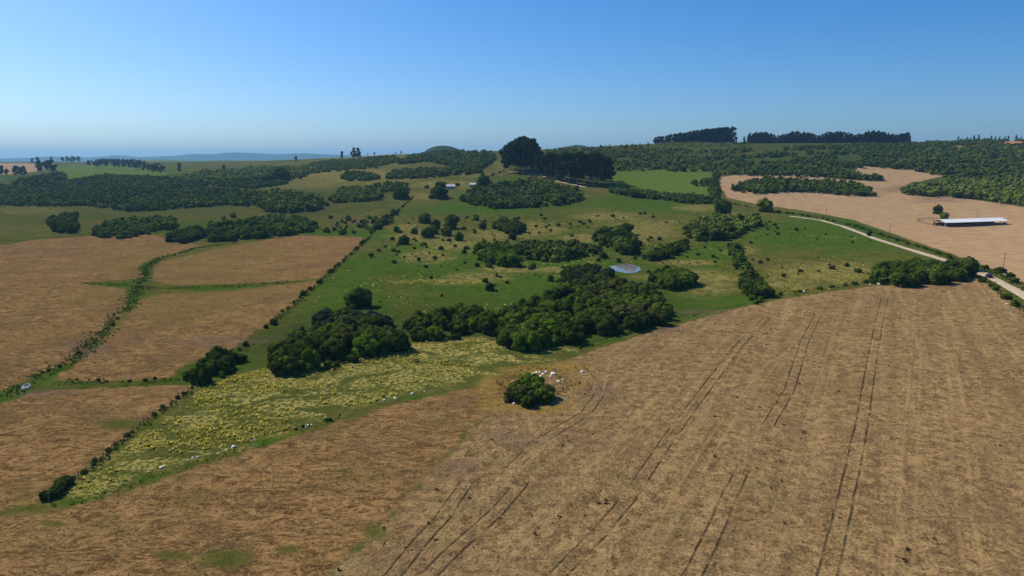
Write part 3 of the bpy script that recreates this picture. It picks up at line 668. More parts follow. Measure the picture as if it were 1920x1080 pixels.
clump([(-40,380),(0,348),(60,344),(100,350),(130,338),(200,328),(330,332),(400,346),(460,352),(500,362),(480,382),(420,380),(300,390),(240,392),(150,382),(60,382)], 5.0, 6.2, 'dark scrub covering the slope left of the pasture', 'scrub slope', wide=1.35, hv=0.8, individual=False, woodname='scrub_wood')
clump([(480,372),(520,358),(585,362),(615,378),(600,386),(540,392),(500,390)], 7.0, 6.0, 'tree in the dark wood at the end of the scrub slope', 'dark wood below the pale pasture', ('bush',))
clump([(614,368),(640,352),(690,348),(718,358),(716,370),(680,372),(630,376)], 5.6, 5.6, 'bush in the thicket on the pasture rise', 'thicket on the pasture rise', ('bush',))
clump([(694,350),(720,340),(765,342),(768,353),(720,357)], 5.0, 5.4, 'bush in the upper thicket on the pasture rise', 'upper thicket on the pasture rise', ('bush',))
clump([(80,415),(115,402),(145,400),(145,415),(140,430),(98,432),(95,422)], 4.6, 4.6, 'bush in the isolated pair of clumps above the brown field', 'isolated clumps above the brown field', ('bush',), 'bush', 'bush')
clump([(172,432),(200,412),(260,408),(325,406),(335,420),(280,432),(230,440),(190,440)], 4.8, 4.8, 'tree in the belt along the top of the brown field', 'belt along the brown field', ('bush',))
clump([(308,445),(330,430),(375,428),(378,442),(340,450)], 4.6, 4.6, 'bush in the clump jutting into the brown field', 'clump jutting into the brown field', ('bush',), 'bush', 'bush')
clump([(375,440),(385,420),(440,412),(520,402),(580,408),(600,425),(540,438),(470,444),(400,450)], 3.8, 5.6, 'bush in the straggling scrub above the small brown field', 'straggling scrub', ('bush', 'bush', 'bright'), 'bush', 'bush', keep=0.85)
clump([(600,432),(640,412),(700,405),(735,402),(738,415),(700,432),(650,442)], 3.0, 6.5, 'low bush around the burnt patch', 'bushes around the burnt patch', ('bush',), 'bush', 'bush', keep=0.5)
clump([(638,330),(650,320),(690,322),(716,330),(690,336),(650,336)], 5.5, 6.0, 'round bush on the pale hillside pasture', 'round bushes on pale pasture', ('bush',), 'bush', 'bush')
clump([(720,332),(740,318),(800,315),(870,312),(908,308),(905,320),(850,325),(780,330)], 6.0, 6.2, 'tree in the wood tongue on the pale pasture', 'wood tongue on the pale pasture', ('bush',))
clump([(745,305),(770,290),(830,284),(900,284),(930,287),(925,300),(905,312),(850,308),(800,300)], 6.0, 6.8, 'green wood covering the hill shoulder', 'hill shoulder wood', wide=1.35, hv=0.8, individual=False, woodname='hill_wood')
clump([(560,312),(600,302),(660,298),(740,292),(760,298),(700,312),(620,320),(565,322)], 5.0, 8.0, 'dark wood on the hill below the two tall trees', 'w', wide=1.35, hv=0.8, individual=False, woodname='hill_wood')
clump([(395,345),(430,338),(480,340),(540,335),(540,342),(480,350),(420,350)], 5.0, 6.5, 'hedge of dark bushes across the pale pasture', 'w', wide=1.35, hv=0.8, individual=False, woodname='hedge')
clump([(20,345),(60,332),(120,325),(125,340),(80,350),(30,352)], 7.0, 9.0, 'dark tree belt below the pinkish field', 'w', wide=1.35, hv=0.8, individual=False, woodname='tree_belt')
clump([(330,334),(370,322),(430,318),(480,315),(540,312),(600,318),(560,330),(480,334),(400,342)], 7.0, 11.0, 'hazy woodland in the left valley', 'w', wide=1.35, hv=0.8, individual=False, woodname='woodland')
clump([(160,306),(200,301),(250,303),(300,312),(320,322),(290,322),(240,312),(170,310)], 12.0, 20.0, 'line of hazy trees behind the bright field', 'w', individual=False, far='euca', woodname='tree_line')
clump([(1140,352),(1180,352),(1230,360),(1290,364),(1345,370),(1352,378),(1300,378),(1230,370),(1180,364),(1140,358)], 4.6, 4.8, 'hedge tree along the bottom of the hill paddock', 'hedge below the hill paddock', ('bush',))
clump([(1328,372),(1330,345),(1340,318),(1352,320),(1348,345),(1350,372)], 5.0, 5.4, 'hedge tree along the side of the hill paddock', 'hedge beside the hill paddock', ('bush',))
clump([(1292,341),(1315,334),(1338,335),(1338,346),(1305,347)], 4.0, 5.0, 'bush in the spur of scrub inside the hill paddock', 'spur of scrub in the paddock', ('bush',), 'bush', 'bush')
clump([(1370,352),(1385,342),(1430,333),(1500,336),(1570,338),(1620,346),(1642,362),(1600,362),(1540,356),(1480,354),(1420,358)], 6.5, 5.6, 'tree in the wood island within the harvested field', 'wood island in the harvested field', ('bush',))
clump([(1345,322),(1400,308),(1480,308),(1560,312),(1600,322),(1660,330),(1650,336),(1560,330),(1480,326),(1400,325)], 5.5, 6.0, 'dark wood behind the harvested field', 'w', wide=1.35, hv=0.8, individual=False, woodname='field_wood')
clump([(1690,358),(1692,348),(1740,342),(1800,338),(1860,335),(1960,330),(1960,388),(1900,376),(1820,366),(1740,362)], 6.5, 6.0, 'dense wood bordering the harvested field on the right slope', 'w', wide=1.35, hv=0.8, individual=False, woodname='slope_wood')
clump([(1650,312),(1640,295),(1700,285),(1800,275),(1960,268),(1960,335),(1860,337),(1790,334),(1760,325),(1700,314)], 6.0, 7.6, 'young forest covering the right hillside', 'w', wide=1.35, hv=0.8, individual=False, woodname='hill_forest')
clump([(1390,305),(1420,285),(1500,272),(1600,270),(1700,268),(1800,272),(1700,285),(1640,295),(1650,310),(1560,312),(1480,306)], 5.5, 8.5, 'patchy scrub on the hill below the plantation', 'w', keep=0.75, wide=1.35, hv=0.8, individual=False, woodname='hill_scrub')
clump([(1000,300),(1010,285),(1060,279),(1130,275),(1220,273),(1300,279),(1400,275),(1430,285),(1400,306),(1340,318),(1280,318),(1160,316),(1150,305),(1060,305)], 5.0, 8.5, 'patchy scrub covering the hill behind the paddock', 'w', keep=0.75, wide=1.35, hv=0.8, individual=False, woodname='hill_scrub')
clump([(1225,272),(1235,265),(1330,263),(1400,266),(1410,273),(1320,276),(1240,277)], 2.6, 7.5, 'sparse scrub on the bare ground below the hilltop plantation', 'w', keep=0.55, individual=False, woodname='hill_scrub')
clump([(1690,270),(1800,262),(1960,258),(1960,270),(1800,276)], 5.0, 8.5, 'scrub along the right skyline', 'w', wide=1.35, hv=0.8, individual=False, woodname='skyline_scrub')

VAL = ('dark round bush dotted over the dry valley pasture', 'bushes dotted over the valley pasture')
for u, v, w in [(743,436,15),(756,459,22),(776,439,14),(791,462,12),(796,419,24),(816,430,22),(802,446,24),(812,439,20),(837,443,21),(846,430,34),(870,430,10),(860,452,21),(890,438,13),(893,414,15),(904,430,18),(909,456,13),(961,450,18),(1033,528,15),(1072,444,12),(1087,418,10),(766,420,8),(1131,485,14),(897,478,26)]:
    lone(u, v, w, *VAL, mat=('bush', 'bush', 'bright')[int(u) % 3])
VW = poly_w([(700,470),(760,405),(1080,400),(1360,400),(1640,450),(1640,520),(1450,545),(1260,600),(1250,520),(1000,520),(900,570),(760,560),(620,600)])
X, Y = scatter(VW, 9.0, crng, 0.5); k = crng.random(len(X)) < 0.42*np.clip((np.sin(X/23+1)*np.sin(Y/31)+0.9), 0.15, 1.6); X, Y = X[k], Y[k]
for x, y in zip(X, Y):
    h = 0.5+1.7*crng.random()**2.2
    TREES.append(dict(x=x, y=y, h=h, w=h*(1.1+0.5*crng.random()), mat=('bush', 'grey', 'olive', 'bush')[int(crng.integers(4))], label='low weedy shrub dotted over the green valley', group='low shrubs of the valley', name='pasture_shrub', cat='shrub', ind=True, far='bush', wood='wood'))
lone(918,546,22, 'lone blue grey bush on open grass left of the thicket', None, 'grey', asp=0.7)
lone(974,500,14, 'small grey bush by the straw patch under the twin clumps', None, 'grey', asp=0.7)
lone(780,680,17, 'single dark bush out in the tussock meadow', None, 'bush', asp=0.6)
lone(1357,404,30, 'solitary rounded dark tree above the valley thicket', None, 'bush', 'field_tree', 'tree', asp=1.0)
lone(1439,398,34, 'yellow green tree by the road on the field edge', None, 'yellow', 'field_tree', 'tree', asp=0.75)
lone(1762,402,15, 'dark upright tree beside the pole at the shed', None, 'bush', 'field_tree', 'tree', asp=1.05)
lone(1773,411,14, 'small rounded tree against the shed end', None, 'bright', 'field_tree', 'tree', asp=0.8)
lone(1631,443,9, 'tiny dark tree on the road verge', None, 'bush', 'field_tree', 'tree', asp=1.2)
lone(1282,322,14, 'single dark tree at the top of the hill paddock', None, 'bush', 'field_tree', 'tree', asp=0.8)
lone(1190,371,17, 'dark bush standing out before the paddock hedge', None, 'bush', asp=0.9)
lone(820,374,36, 'wide dark bush beside the farm orchard', None, 'bush', asp=0.7)
lone(751,374,32, 'dark bush where the hedge meets the farm pasture', None, 'bush', asp=0.65)
lone(906,357,30, 'tall round tree beside the grey farm roof', None, 'bush', 'field_tree', 'tree', asp=1.05)
lone(563,336,5, 'tiny upright tree alone on the pale pasture', None, 'bush', 'field_tree', 'tree', asp=1.3)
for u, v, w in [(523,339,38),(500,343,26),(675,316,12),(706,316,10),(418,412,12),(436,409,18),(455,420,12),(618,410,14),(653,414,18),(692,410,14),(800,354,14),(826,352,20),(858,349,14)]:
    lone(u, v, w, 'small dark bush scattered on the upper pasture', 'bushes on the upper pasture', asp=0.6)
for u, v, w in [(1880,512,16),(1898,521,14),(1850,505,12),(1905,530,14),(1870,545,14),(1890,562,16),(1908,575,18),(1845,530,14),(1862,538,12)]:
    lone(u, v, w, 'low shrub on the grassy verge of the dirt road', 'shrubs on the road verge', name='verge_shrub', cat='shrub', asp=0.6)
# shrub hedge up the left field edge, and smaller hedge shrubs
def hedge_line(pts, n, h0, h1, label, group, gap=0.0, mats=('bush',), jit=0.8):
    L = line_w(pts); seg = np.linalg.norm(np.diff(L, axis=0), axis=1); s = np.concatenate([[0], np.cumsum(seg)])
    for k in range(n):
        if crng.random() < gap: continue
        q = (k+crng.random())/n*s[-1]; x = np.interp(q, s, L[:, 0])+crng.normal()*jit*0.5; y = np.interp(q, s, L[:, 1])+crng.normal()*jit*0.5; h = h0+(h1-h0)*crng.random()**1.6
        TREES.append(dict(x=x, y=y, h=h, w=h*(1.1+0.5*crng.random()), mat=mats[int(crng.integers(len(mats)))], label=label, group=group, name='hedge_shrub', cat='shrub', ind=True, far='bush', wood='hedge'))
hedge_line([(448,660),(520,597),(600,527),(680,458),(705,430)], 80, 0.35, 1.9, 'dark shrub in the hedge dividing brown field and green pasture', 'hedge between brown field and pasture', 0.15)
hedge_line([(705,432),(725,410),(745,398)], 16, 2.5, 5.0, 'tall shrub at the top of the dividing hedge', 'top of the dividing hedge')
hedge_line([(745,396),(765,378),(775,368)], 14, 0.8, 1.8, 'low shrub on the fence line to the farm', 'fence line shrubs to the farm')
hedge_line([(388,712),(330,747),(250,808),(180,868),(130,905)], 44, 0.25, 0.8, 'low scrubby shrub along the meadow fence', 'shrubs along the meadow fence', 0.3, jit=0.6)
hedge_line([(130,905),(95,938)], 7, 1.3, 2.0, 'dark shrub at the sharp corner of the meadow fence', 'shrubs at the meadow corner')
hedge_line([(1355,378),(1420,392),(1480,401),(1540,410),(1600,424),(1660,445),(1720,463),(1790,487)], 62, 0.8, 2.0, 'shrub on the far verge between road and harvested field', 'verge shrubs below the harvested field', 0.1)
hedge_line([(640,778),(560,805),(540,812)], 6, 0.3, 0.9, 'low dark shrub among the pale stones at the meadow edge', 'shrubs among the pale stones')
hedge_line([(1445,556),(1520,545),(1600,534),(1640,528)], 14, 0.7, 1.6, 'low shrub on the grassy rim above the stubble', 'shrubs on the stubble rim', 0.2)
hedge_line([(1060,665),(1150,632),(1240,606),(1330,585)], 14, 0.4, 1.0, 'small weedy shrub along the grass edge of the stubble', 'weedy shrubs along the stubble edge', 0.3)
hedge_line([(120,712),(180,716),(260,716),(320,710)], 12, 0.3, 0.7, 'weedy shrub on the strip across the brown fields', 'weedy strip shrubs', 0.2)
hedge_line([(0,745),(60,708),(130,680),(200,620),(240,575),(262,540),(275,500),(300,485),(370,465)], 40, 0.3, 0.9, 'low bush in the winding green ditch', 'bushes in the winding ditch', 0.15, ('bush', 'bright'))
hedge_line([(945,322),(920,330),(905,338)], 10, 1.0, 2.5, 'low hedge shrub beside the track to the tall grove', 'shrubs beside the grove track')

# tall trees
def grove(spots, hpx, label, group, key, name, jit=0.15):
    for k, (u, v, hp) in enumerate(spots):
        p = P(u, v); D = math.hypot(p[0], p[1]); h = hp*D/FPX
        TREES.append(dict(x=p[0], y=p[1], h=h, w=h, mat=key, label=label, group=group, name=name, cat='tree', ind=True, far='euca' if key == 'plant' else key, wood='wood'))
grove([(948,324,48),(955,322,54),(963,324,58),(972,322,62),(981,324,60),(990,322,62),(999,323,56),(1004,321,46),(967,318,58),(985,317,60),(976,319,62),(958,318,50),(995,318,57)], 0, 'tall dark eucalyptus in the dense dome shaped grove', 'dense dome shaped grove', 'euca', 'eucalyptus_tree')
grove([(1015,332,40),(1022,329,34),(1032,335,48),(1042,332,44),(1050,340,52),(1058,336,50),(1066,343,56),(1074,338,50),(1082,345,60),(1090,340,54),(1098,346,58),(1106,342,56),(1112,347,60),(1120,343,58),(1128,346,56),(1136,344,50),(1142,343,40),(1078,332,46),(1110,336,48),(1125,337,48),(1010,322,30),(1026,322,34)], 0, 'eucalyptus with pale trunk in the loose roadside grove', 'loose eucalyptus grove', 'euca', 'eucalyptus_tree')
g = [(1230+i*3.6+crng.normal(), 264.5-0.10*i, 12+0.45*i) for i in range(40)]
grove([(u, v+crng.random()*2, min(h, 28)*(0.9+0.15*crng.random())) for u, v, h in g], 0, 'slender tree in the hilltop plantation above bare ground', 'hilltop plantation', 'plant', 'plantation_tree')
grove([(1405+i*2.3+crng.normal()*0.8, 266.5+2*crng.random(), (18+2.5*math.sin(i*.2))*(0.85+0.25*crng.random())) for i in range(130)], 0, 'pine in the long dark plantation block on the right ridge', 'ridge pine plantation', 'pine', 'pine_tree')
grove([(u, 262+(u-1700)*0.002, h) for u, h in [(1735,4),(1797,9),(1803,6),(1813,8),(1820,7),(1826,10),(1834,11),(1846,6),(1858,9),(1866,8),(1874,8),(1884,8),(1890,9),(1905,10),(1914,7)]], 0, 'isolated pine on the right skyline', 'isolated skyline pines', 'pine', 'pine_tree')
grove([(u, v, h) for u, v, h in [(641,291,12),(663,289.5,18),(672,289.5,17)]], 0, 'tall thin tree standing on the bare left skyline', 'tall trees on the left skyline', 'plant', 'skyline_tree')
grove([(555,304,11)], 0, 'bushy tree at the foot of the hazy slope', None, 'euca', 'skyline_tree')
grove([(u, v, h) for u, v, h in [(61,306,8),(71,306,10),(97,305,9),(118,305,9),(127,305,10),(133,305,8),(139,306,11),(148,305,10)]], 0, 'hazy hedgerow tree beyond the pinkish field', 'hazy hedgerow trees', 'euca', 'skyline_tree')
grove([(u, v, h) for u, v, h in [(30,330,16),(38,330,14),(46,329,15),(76,325,20),(92,324,20),(102,328,16),(2,330,16),(14,331,12)]], 0, 'tall bushy tree between pinkish field and bright field', 'trees around the pinkish field', 'euca', 'field_edge_tree')
grove([(u, v, h) for u, v, h in [(337,322,15),(420,322,12),(470,318,8),(690,292,5),(702,291,6),(742,289,5),(752,288,6)]], 0, 'small tree rising from the hazy valley edge', 'hazy valley trees', 'euca', 'skyline_tree')
grove([(u, v, h) for u, v, h in [(1135,280,8),(1143,279,9),(1152,281,7),(1165,279,9),(1175,279,10),(1186,278,9),(1200,276,8),(1215,275,9),(1395,270,14),(1403,268,14),(1412,268,16),(1424,267,15),(1435,268,20),(1445,268,18),(1380,268,8)]], 0, 'dark conifer on the hill crest beside the hilltop plantation', 'conifers on the hill crest', 'pine', 'pine_tree')

# ---- plant them
CAPS = {}; order = sorted(range(len(TREES)), key=lambda i: -TREES[i]['h']/math.hypot(TREES[i]['x'], TREES[i]['y']))
FARG = {}
prng = random.Random(4)
for i in order:
    t = TREES[i]; kind = t['name']; z = float(terrain_z(t['x'], t['y']))
    if t['ind'] and CAPS.get(kind, 0) < 296 and t['x']/max(t['y'], 1) < 0.85 and t['x']/max(t['y'], 1) > -0.85:
        CAPS[kind] = CAPS.get(kind, 0)+1
        r = thing(kind, t['label'], t['cat'], (t['x'], t['y'], z-0.02*t['h']), prng.random()*6.283, t['group'])
        sx = t['w']/1.2 if t['mat'] not in ('euca', 'pine', 'plant') else t['h']*(0.9+0.35*prng.random())
        r.scale = (sx, sx*(0.85+0.3*prng.random()), t['h'])
        cm, tm = prng.choice(PROTO[t['mat']])
        for nm, me in (('crown', cm), ('trunk', tm)):
            o = bpy.data.objects.new(nm, me); C.objects.link(o); o.parent = r
    else:
        FARG.setdefault((t['label'], t['wood'], t['far']), []).append((t['x'], t['y'], z, t['w'], t['h']))
frng = np.random.default_rng(9)
for (label, wood, far), L in FARG.items():
    L = np.array(L); Vs = []; F3s = []; F4s = []; off = 0; pick = frng.integers(0, len(FAR[far]), len(L))
    for k, (V, F3, F4) in enumerate(FAR[far]):
        S = L[pick == k]; m = len(S)
        if m == 0: continue
        a = frng.random(m)*6.283; ca, sa = np.cos(a)[:, None], np.sin(a)[:, None]; sw = (S[:, 3]/1.15)[:, None] if far == 'bush' else S[:, 4][:, None]
        X = (V[None, :, 0]*ca-V[None, :, 1]*sa)*sw+S[:, 0:1]; Y = (V[None, :, 0]*sa+V[None, :, 1]*ca)*sw+S[:, 1:2]; Z = V[None, :, 2]*S[:, 4:5]+S[:, 2:3]-0.3
        Vs.append(np.stack([X, Y, Z], -1).reshape(-1, 3)); sh = (np.arange(m)*len(V)+off)[:, None, None]
        F3s.append((F3[None]+sh).reshape(-1, 3)); F4s.append((F4[None]+sh).reshape(-1, 4)); off += m*len(V)
    o = obj(wood, mesh_from(wood, np.concatenate(Vs), [np.concatenate(F3s), np.concatenate(F4s)], ('scrub' if 'wood' in wood or 'scrub' in wood or 'forest' in wood else 'bush') if far == 'bush' else 'euca'))
    tag(o, label, 'wood', None, 'stuff')
print('TREES', len(TREES), CAPS, {k[1]+'/'+k[0][:20]: len(v) for k, v in FARG.items()})

# ------------------------------------------------------------------ tussocks, straw and weeds
def tufts(name, label, X, Y, R, H, nb, mat, seed, cat='grass'):
    r = np.random.default_rng(seed); n = len(X); Z = terrain_z(X, Y)
    a = r.random((n, nb))*6.283; lean = 0.35+0.65*r.random((n, nb)); hh = (0.6+0.5*r.random((n, nb)))*np.asarray(H)[:, None]; rr = lean*np.asarray(R)[:, None]
    bx = X[:, None]+0.25*rr*np.cos(a); by = Y[:, None]+0.25*rr*np.sin(a); wd = np.asarray(R)[:, None]*0.24
    tx = X[:, None]+rr*np.cos(a); ty = Y[:, None]+rr*np.sin(a); zz = np.repeat(Z[:, None], nb, 1)
    A = np.stack([bx-wd*np.sin(a), by+wd*np.cos(a), zz-0.03], -1); B = np.stack([bx+wd*np.sin(a), by-wd*np.cos(a), zz-0.03], -1)
    T1 = np.stack([tx-0.6*wd*np.sin(a), ty+0.6*wd*np.cos(a), zz+hh*(1-0.45*lean)], -1); T2 = np.stack([tx+0.6*wd*np.sin(a), ty-0.6*wd*np.cos(a), zz+hh*(1-0.45*lean)], -1)
    V = np.stack([A, B, T2, T1], 2).reshape(-1, 3)
    tag(obj(name, mesh_from(name, V, np.arange(len(V)).reshape(-1, 4), mat)), label, cat, None, 'stuff')
def vnoise(x, y, s, seed):
    r = np.random.default_rng(seed); g = r.random((64, 64)); u = x/s; v = y/s; i = np.floor(u).astype(int); j = np.floor(v).astype(int); a = u-i; b = v-j
    a = a*a*(3-2*a); b = b*b*(3-2*b)
    return g[i % 64, j % 64]*(1-a)*(1-b)+g[(i+1) % 64, j % 64]*a*(1-b)+g[i % 64, (j+1) % 64]*(1-a)*b+g[(i+1) % 64, (j+1) % 64]*a*b
trng = np.random.default_rng(21)
def spread(W, per, dens=None):
    lo = W.min(0); hi = W.max(0); n = int((hi-lo).prod()*per); X = trng.uniform(lo[0], hi[0], n); Y = trng.uniform(lo[1], hi[1], n)
    ok = sdf(X, Y, W, 2.0) > 0.3; X, Y = X[ok], Y[ok]
    if dens is not None: k = trng.random(len(X)) < dens(X, Y); X, Y = X[k], Y[k]
    return X, Y
def d1(X, Y):
    d = np.clip(vnoise(X, Y*1.8, 15, 1)*1.5+vnoise(X, Y*1.5, 4, 2)*1.2-1.05, 0, 1); c = P(900, 660)
    return d*np.clip(1.15-np.clip((X-c[0]+18)/22, 0, 0.9), 0.12, 1)
X, Y = spread(PW['tuss'][0], 5.0, d1); s = 0.13+0.42*trng.random(len(X))**2.5
tufts('straw_tussocks', 'pale straw tussocks crowding the fenced meadow', X, Y, s, s*1.25, 10, 'straw', 1); n1 = len(X)
def d2(X, Y): return np.clip(vnoise(X, Y, 14, 3)*1.1+vnoise(X, Y, 4, 4)*0.9-0.85, 0, 1)*1.2
X, Y = spread(PW['tuss'][1], 1.6, d2); s = 0.2+0.4*trng.random(len(X))**1.5
tufts('straw_tussocks', 'straw tussocks in the green paddock beside the road', X, Y, s, s*1.2, 7, 'strawfar', 2); n2 = len(X)
VALLEY = poly_w([(560,640),(640,560),(700,470),(760,400),(1090,395),(1370,400),(1640,450),(1640,525),(1450,548),(1250,600),(1080,650),(900,640)])
def d3(X, Y): return np.clip(vnoise(X, Y, 22, 5)*1.0+vnoise(X, Y, 5, 6)*0.8-1.12, 0, 1)*1.0
X, Y = spread(VALLEY, 0.45, d3); s = 0.3+0.4*trng.random(len(X))
tufts('straw_tussocks', 'scattered straw tussocks over the valley pasture', X, Y, s, s, 6, 'strawfar', 3); n3 = len(X)
row = line_w([(745,530),(800,527),(860,528),(900,530)]); X = np.repeat(row[:, 0], 40)+trng.normal(0, 2.5, len(row)*40); Y = np.repeat(row[:, 1], 40)+trng.normal(0, 1.6, len(row)*40); s = 0.4+0.3*trng.random(len(X))
tufts('straw_tussocks', 'narrow row of straw tussocks crossing the green pasture', X, Y, s, s, 6, 'strawfar', 4)
NEAR = poly_w([(-40,1085),(-40,1000),(300,905),(640,795),(900,735),(1070,680),(1250,622),(1640,545),(1830,535),(1960,640),(1960,1085)])
X, Y = spread(NEAR, 1.6, lambda X, Y: np.clip(vnoise(X, Y, 6, 7)*0.9+vnoise(X, Y, 2, 8)*0.6-0.35, 0, 1)); s = 0.09+0.15*trng.random(len(X))
tufts('straw_tufts', 'short straw tufts standing in the stubble', X, Y, s, s*1.1, 4, 'strawtuft', 5); n5 = len(X)
X, Y = spread(PW['stub'][0], 0.35, lambda X, Y: np.clip(vnoise(X, Y, 12, 9)*1.2+vnoise(X, Y, 3, 19)*0.8-1.0, 0, 1)*(Y < 240)); s = 0.08+0.42*trng.random(len(X))**3
tufts('weed_tufts', 'dark weedy tufts dotted over the stubble', X, Y, s, s*0.7, 7, 'weed', 6)
def d7(X, Y): return np.clip(vnoise(X, Y, 7, 11)*1.1+vnoise(X, Y, 2.5, 12)*0.7-0.75, 0, 1)
X, Y = spread(VALLEY, 0.5, d7); s = 0.25+0.35*trng.random(len(X))
tufts('grass_tufts', 'rough green grass clumps over the valley pasture', X, Y, s, s*0.8, 5, 'bright', 7)
def strip_tufts(pts, w, per, label, mat, seed, r0, r1):
    L = line_w(pts); seg = np.linalg.norm(np.diff(L, axis=0), axis=1); s = np.concatenate([[0], np.cumsum(seg)]); n = int(s[-1]*w*per)
    q = trng.random(n)*s[-1]; X = np.interp(q, s, L[:, 0])+trng.normal(0, w/3, n); Y = np.interp(q, s, L[:, 1])+trng.normal(0, w/3, n)
    k = vnoise(X, Y, 6, seed) > 0.3; X, Y = X[k], Y[k]; r = r0+(r1-r0)*trng.random(len(X))**2
    tufts('rank_grass', label, X, Y, r, r*1.1, 6, mat, seed)
strip_tufts([(-60,770),(0,745),(60,708),(130,680),(200,620),(240,575),(262,540),(275,500),(300,485),(370,465),(440,455)], 4.5, 2.2, 'dark rank grass filling the winding ditch', 'bush', 31, 0.2, 0.6)
strip_tufts([(150,531),(225,534),(265,540),(330,541),(430,537),(545,529)], 4.0, 1.6, 'dark rank grass on the strip across the brown fields', 'bush', 32, 0.2, 0.6)
strip_tufts([(90,716),(160,720),(260,719),(340,712)], 2.5, 2.2, 'rank grass on the lower strip between brown fields', 'bush', 33, 0.2, 0.5)
strip_tufts([(386,716),(330,751),(250,814),(180,874),(110,930)], 1.6, 3.0, 'dark grass along the meadow fence', 'bush', 34, 0.15, 0.45)
strip_tufts([(700,438),(600,530),(520,600),(450,662)], 2.4, 2.0, 'dark grass along the dividing hedge', 'bush', 35, 0.2, 0.6)
strip_tufts([(640,782),(500,826),(300,890),(170,934),(100,950)], 2.2, 2.0, 'green grass along the meadow foot', 'bright', 36, 0.15, 0.4)
strip_tufts([(1355,380),(1420,390),(1480,399),(1540,407),(1600,421),(1660,441),(1720,460),(1790,484),(1850,505),(1905,528),(1960,565)], 4.0, 1.4, 'rough grass on the far road verge', 'bush', 37, 0.25, 0.7)
strip_tufts([(1840,524),(1875,546),(1925,584),(1980,630)], 3.5, 2.0, 'rough grass on the near road verge', 'bush', 38, 0.25, 0.6)
strip_tufts([(1060,662),(1150,632),(1240,606),(1330,585),(1450,557),(1640,530)], 3.0, 1.0, 'rough grass on the rim of the stubble', 'bright', 39, 0.2, 0.5)
strip_tufts([(940,760),(945,710),(990,690),(1050,695),(1065,725),(1010,762),(950,768)], 3.0, 2.0, 'golden grass ringing the bush island', 'strawtuft', 40, 0.2, 0.5)
print('TUFTS', n1, n2, n3, n5)

# ------------------------------------------------------------------ boulders
def boulder_mesh(seed):
    r = np.random.default_rng(seed); V, F = ICO2; v = V*(1+r.normal(0, 0.10, (len(V), 1))); v = v*np.array([1.0, 0.75, 0.6]); v[:, 2] = np.maximum(v[:, 2], -0.3)
    return mesh_from('boulder', v, F, 'rock', False)
BM = [boulder_mesh(i) for i in range(5)]
def boulder(u, v, wpx, label, group, k, up=0.0):
    p = P(u, v); D = math.hypot(*p); r = wpx*D/FPX/2
    o = obj('boulder', BM[k % 5], None, (p[0], p[1], float(terrain_z(*p))+0.15*r+up)); o.rotation_euler = (0, 0, k*1.7); o.scale = (r, r, r)
    tag(o, label, 'boulder', group)
for k, (u, v, w) in enumerate([(1000,701,5),(1006,699,6),(1012,699,5),(1018,702,6),(1024,698,6),(1037,702,9),(1032,706,5),(1047,716,6),(1055,712,4),(1028,744,5),(964,757,6),(969,752,6),(979,760,7),(1014,706,5),(990,703,4)]):
    boulder(u, v, w*1.35, 'white boulder at the foot of the bush island', 'white boulders of the bush island', k)
for k, (u, v, w) in enumerate([(279,884,4),(302,877,8),(308,874,5),(352,863,5),(362,859,6),(370,857,5),(409,850,5),(424,844,5),(438,838,9),(471,826,4),(478,824,4),(572,802,6),(578,798,7),(584,797,5),(614,787,8),(720,751,7),(740,746,6),(773,739,8),(796,734,4),(742,748,5),(324,842,5),(330,838,4)]):
    boulder(u, v, w, 'pale stone in the row along the meadow edge', 'pale stones along the meadow edge', k)
boulder(1092,698,9, 'flat white stone alone at the bend of the tracks', None, 2)
for k, (u, v, w) in enumerate([(648,545,3),(676,542,3),(654,507,3),(699,558,3),(752,558,4),(738,558,3),(730,557,3),(625,521,3),(598,556,2.5),(592,566,2.5),(937,558,3),(800,496,4)]):
    boulder(u, v, w, 'small pale stone on the green pasture', 'stones on the green pasture', k)
for k, (u, v, w) in enumerate([(1602,531,5),(1648,533,6),(1632,534,4),(1665,531,4),(1508,547,5),(1888,570,4),(1912,569,5)]):
    boulder(u, v, w, 'whitish stone on the grassy stubble rim', 'whitish stones on the stubble rim', k)

# ------------------------------------------------------------------ cattle shed
a = PZ(1772, 425.5); b = PZ(1888, 420.5)
ax = (b-a); Ls = math.hypot(ax.x, ax.y); rz = math.atan2(ax.y, ax.x); za = min(a.z, b.z)
Ws, He, Hr = 10.0, 3.2, 4.9
sh = thing('cattle_shed', 'long open sided cattle shed with white metal roof', 'shed', (a.x, a.y, za-0.1), rz)
npanel = 22
for side in (0, 1):
    for k in range(npanel):
        x0 = -0.6+(Ls+1.2)*k/npanel; x1 = -0.6+(Ls+1.2)*(k+1)/npanel-0.02
        y0, y1 = (-0.7, Ws/2) if side == 0 else (Ws+0.7, Ws/2); t = 0.05+0.012*(k % 2)
        m = MB(); ze = He-(Hr-He)*0.7/(Ws/2)
        m.prism([(y0, ze), (y1, Hr), (y1, Hr+t), (y0, ze+t)], 'x', x0, x1); m.build('roof_panel', 'whitemetal', sh)
MB().prism([(Ws/2-0.35, Hr-0.02), (Ws/2, Hr+0.10), (Ws/2+0.35, Hr-0.02), (Ws/2, Hr+0.15)], 'x', -0.62, Ls+0.62).build('ridge_cap', 'whitemetal', sh)
for k in range(10):
    for y in (0.15, Ws-0.15): MB().box(Ls*k/9-0.11, Ls*k/9+0.11, y-0.11, y+0.11, -0.6, He-0.08).build('post', 'palepost' if k == 0 and y < 1 else 'wood', sh)
for k in range(10): MB().prism([(0.0, He-0.15), (Ws/2, Hr-0.12), (Ws, He-0.15), (Ws, He-0.32), (Ws/2, Hr-0.32), (0, He-0.32)], 'x', Ls*k/9-0.05, Ls*k/9+0.05).build('truss', 'wood', sh)
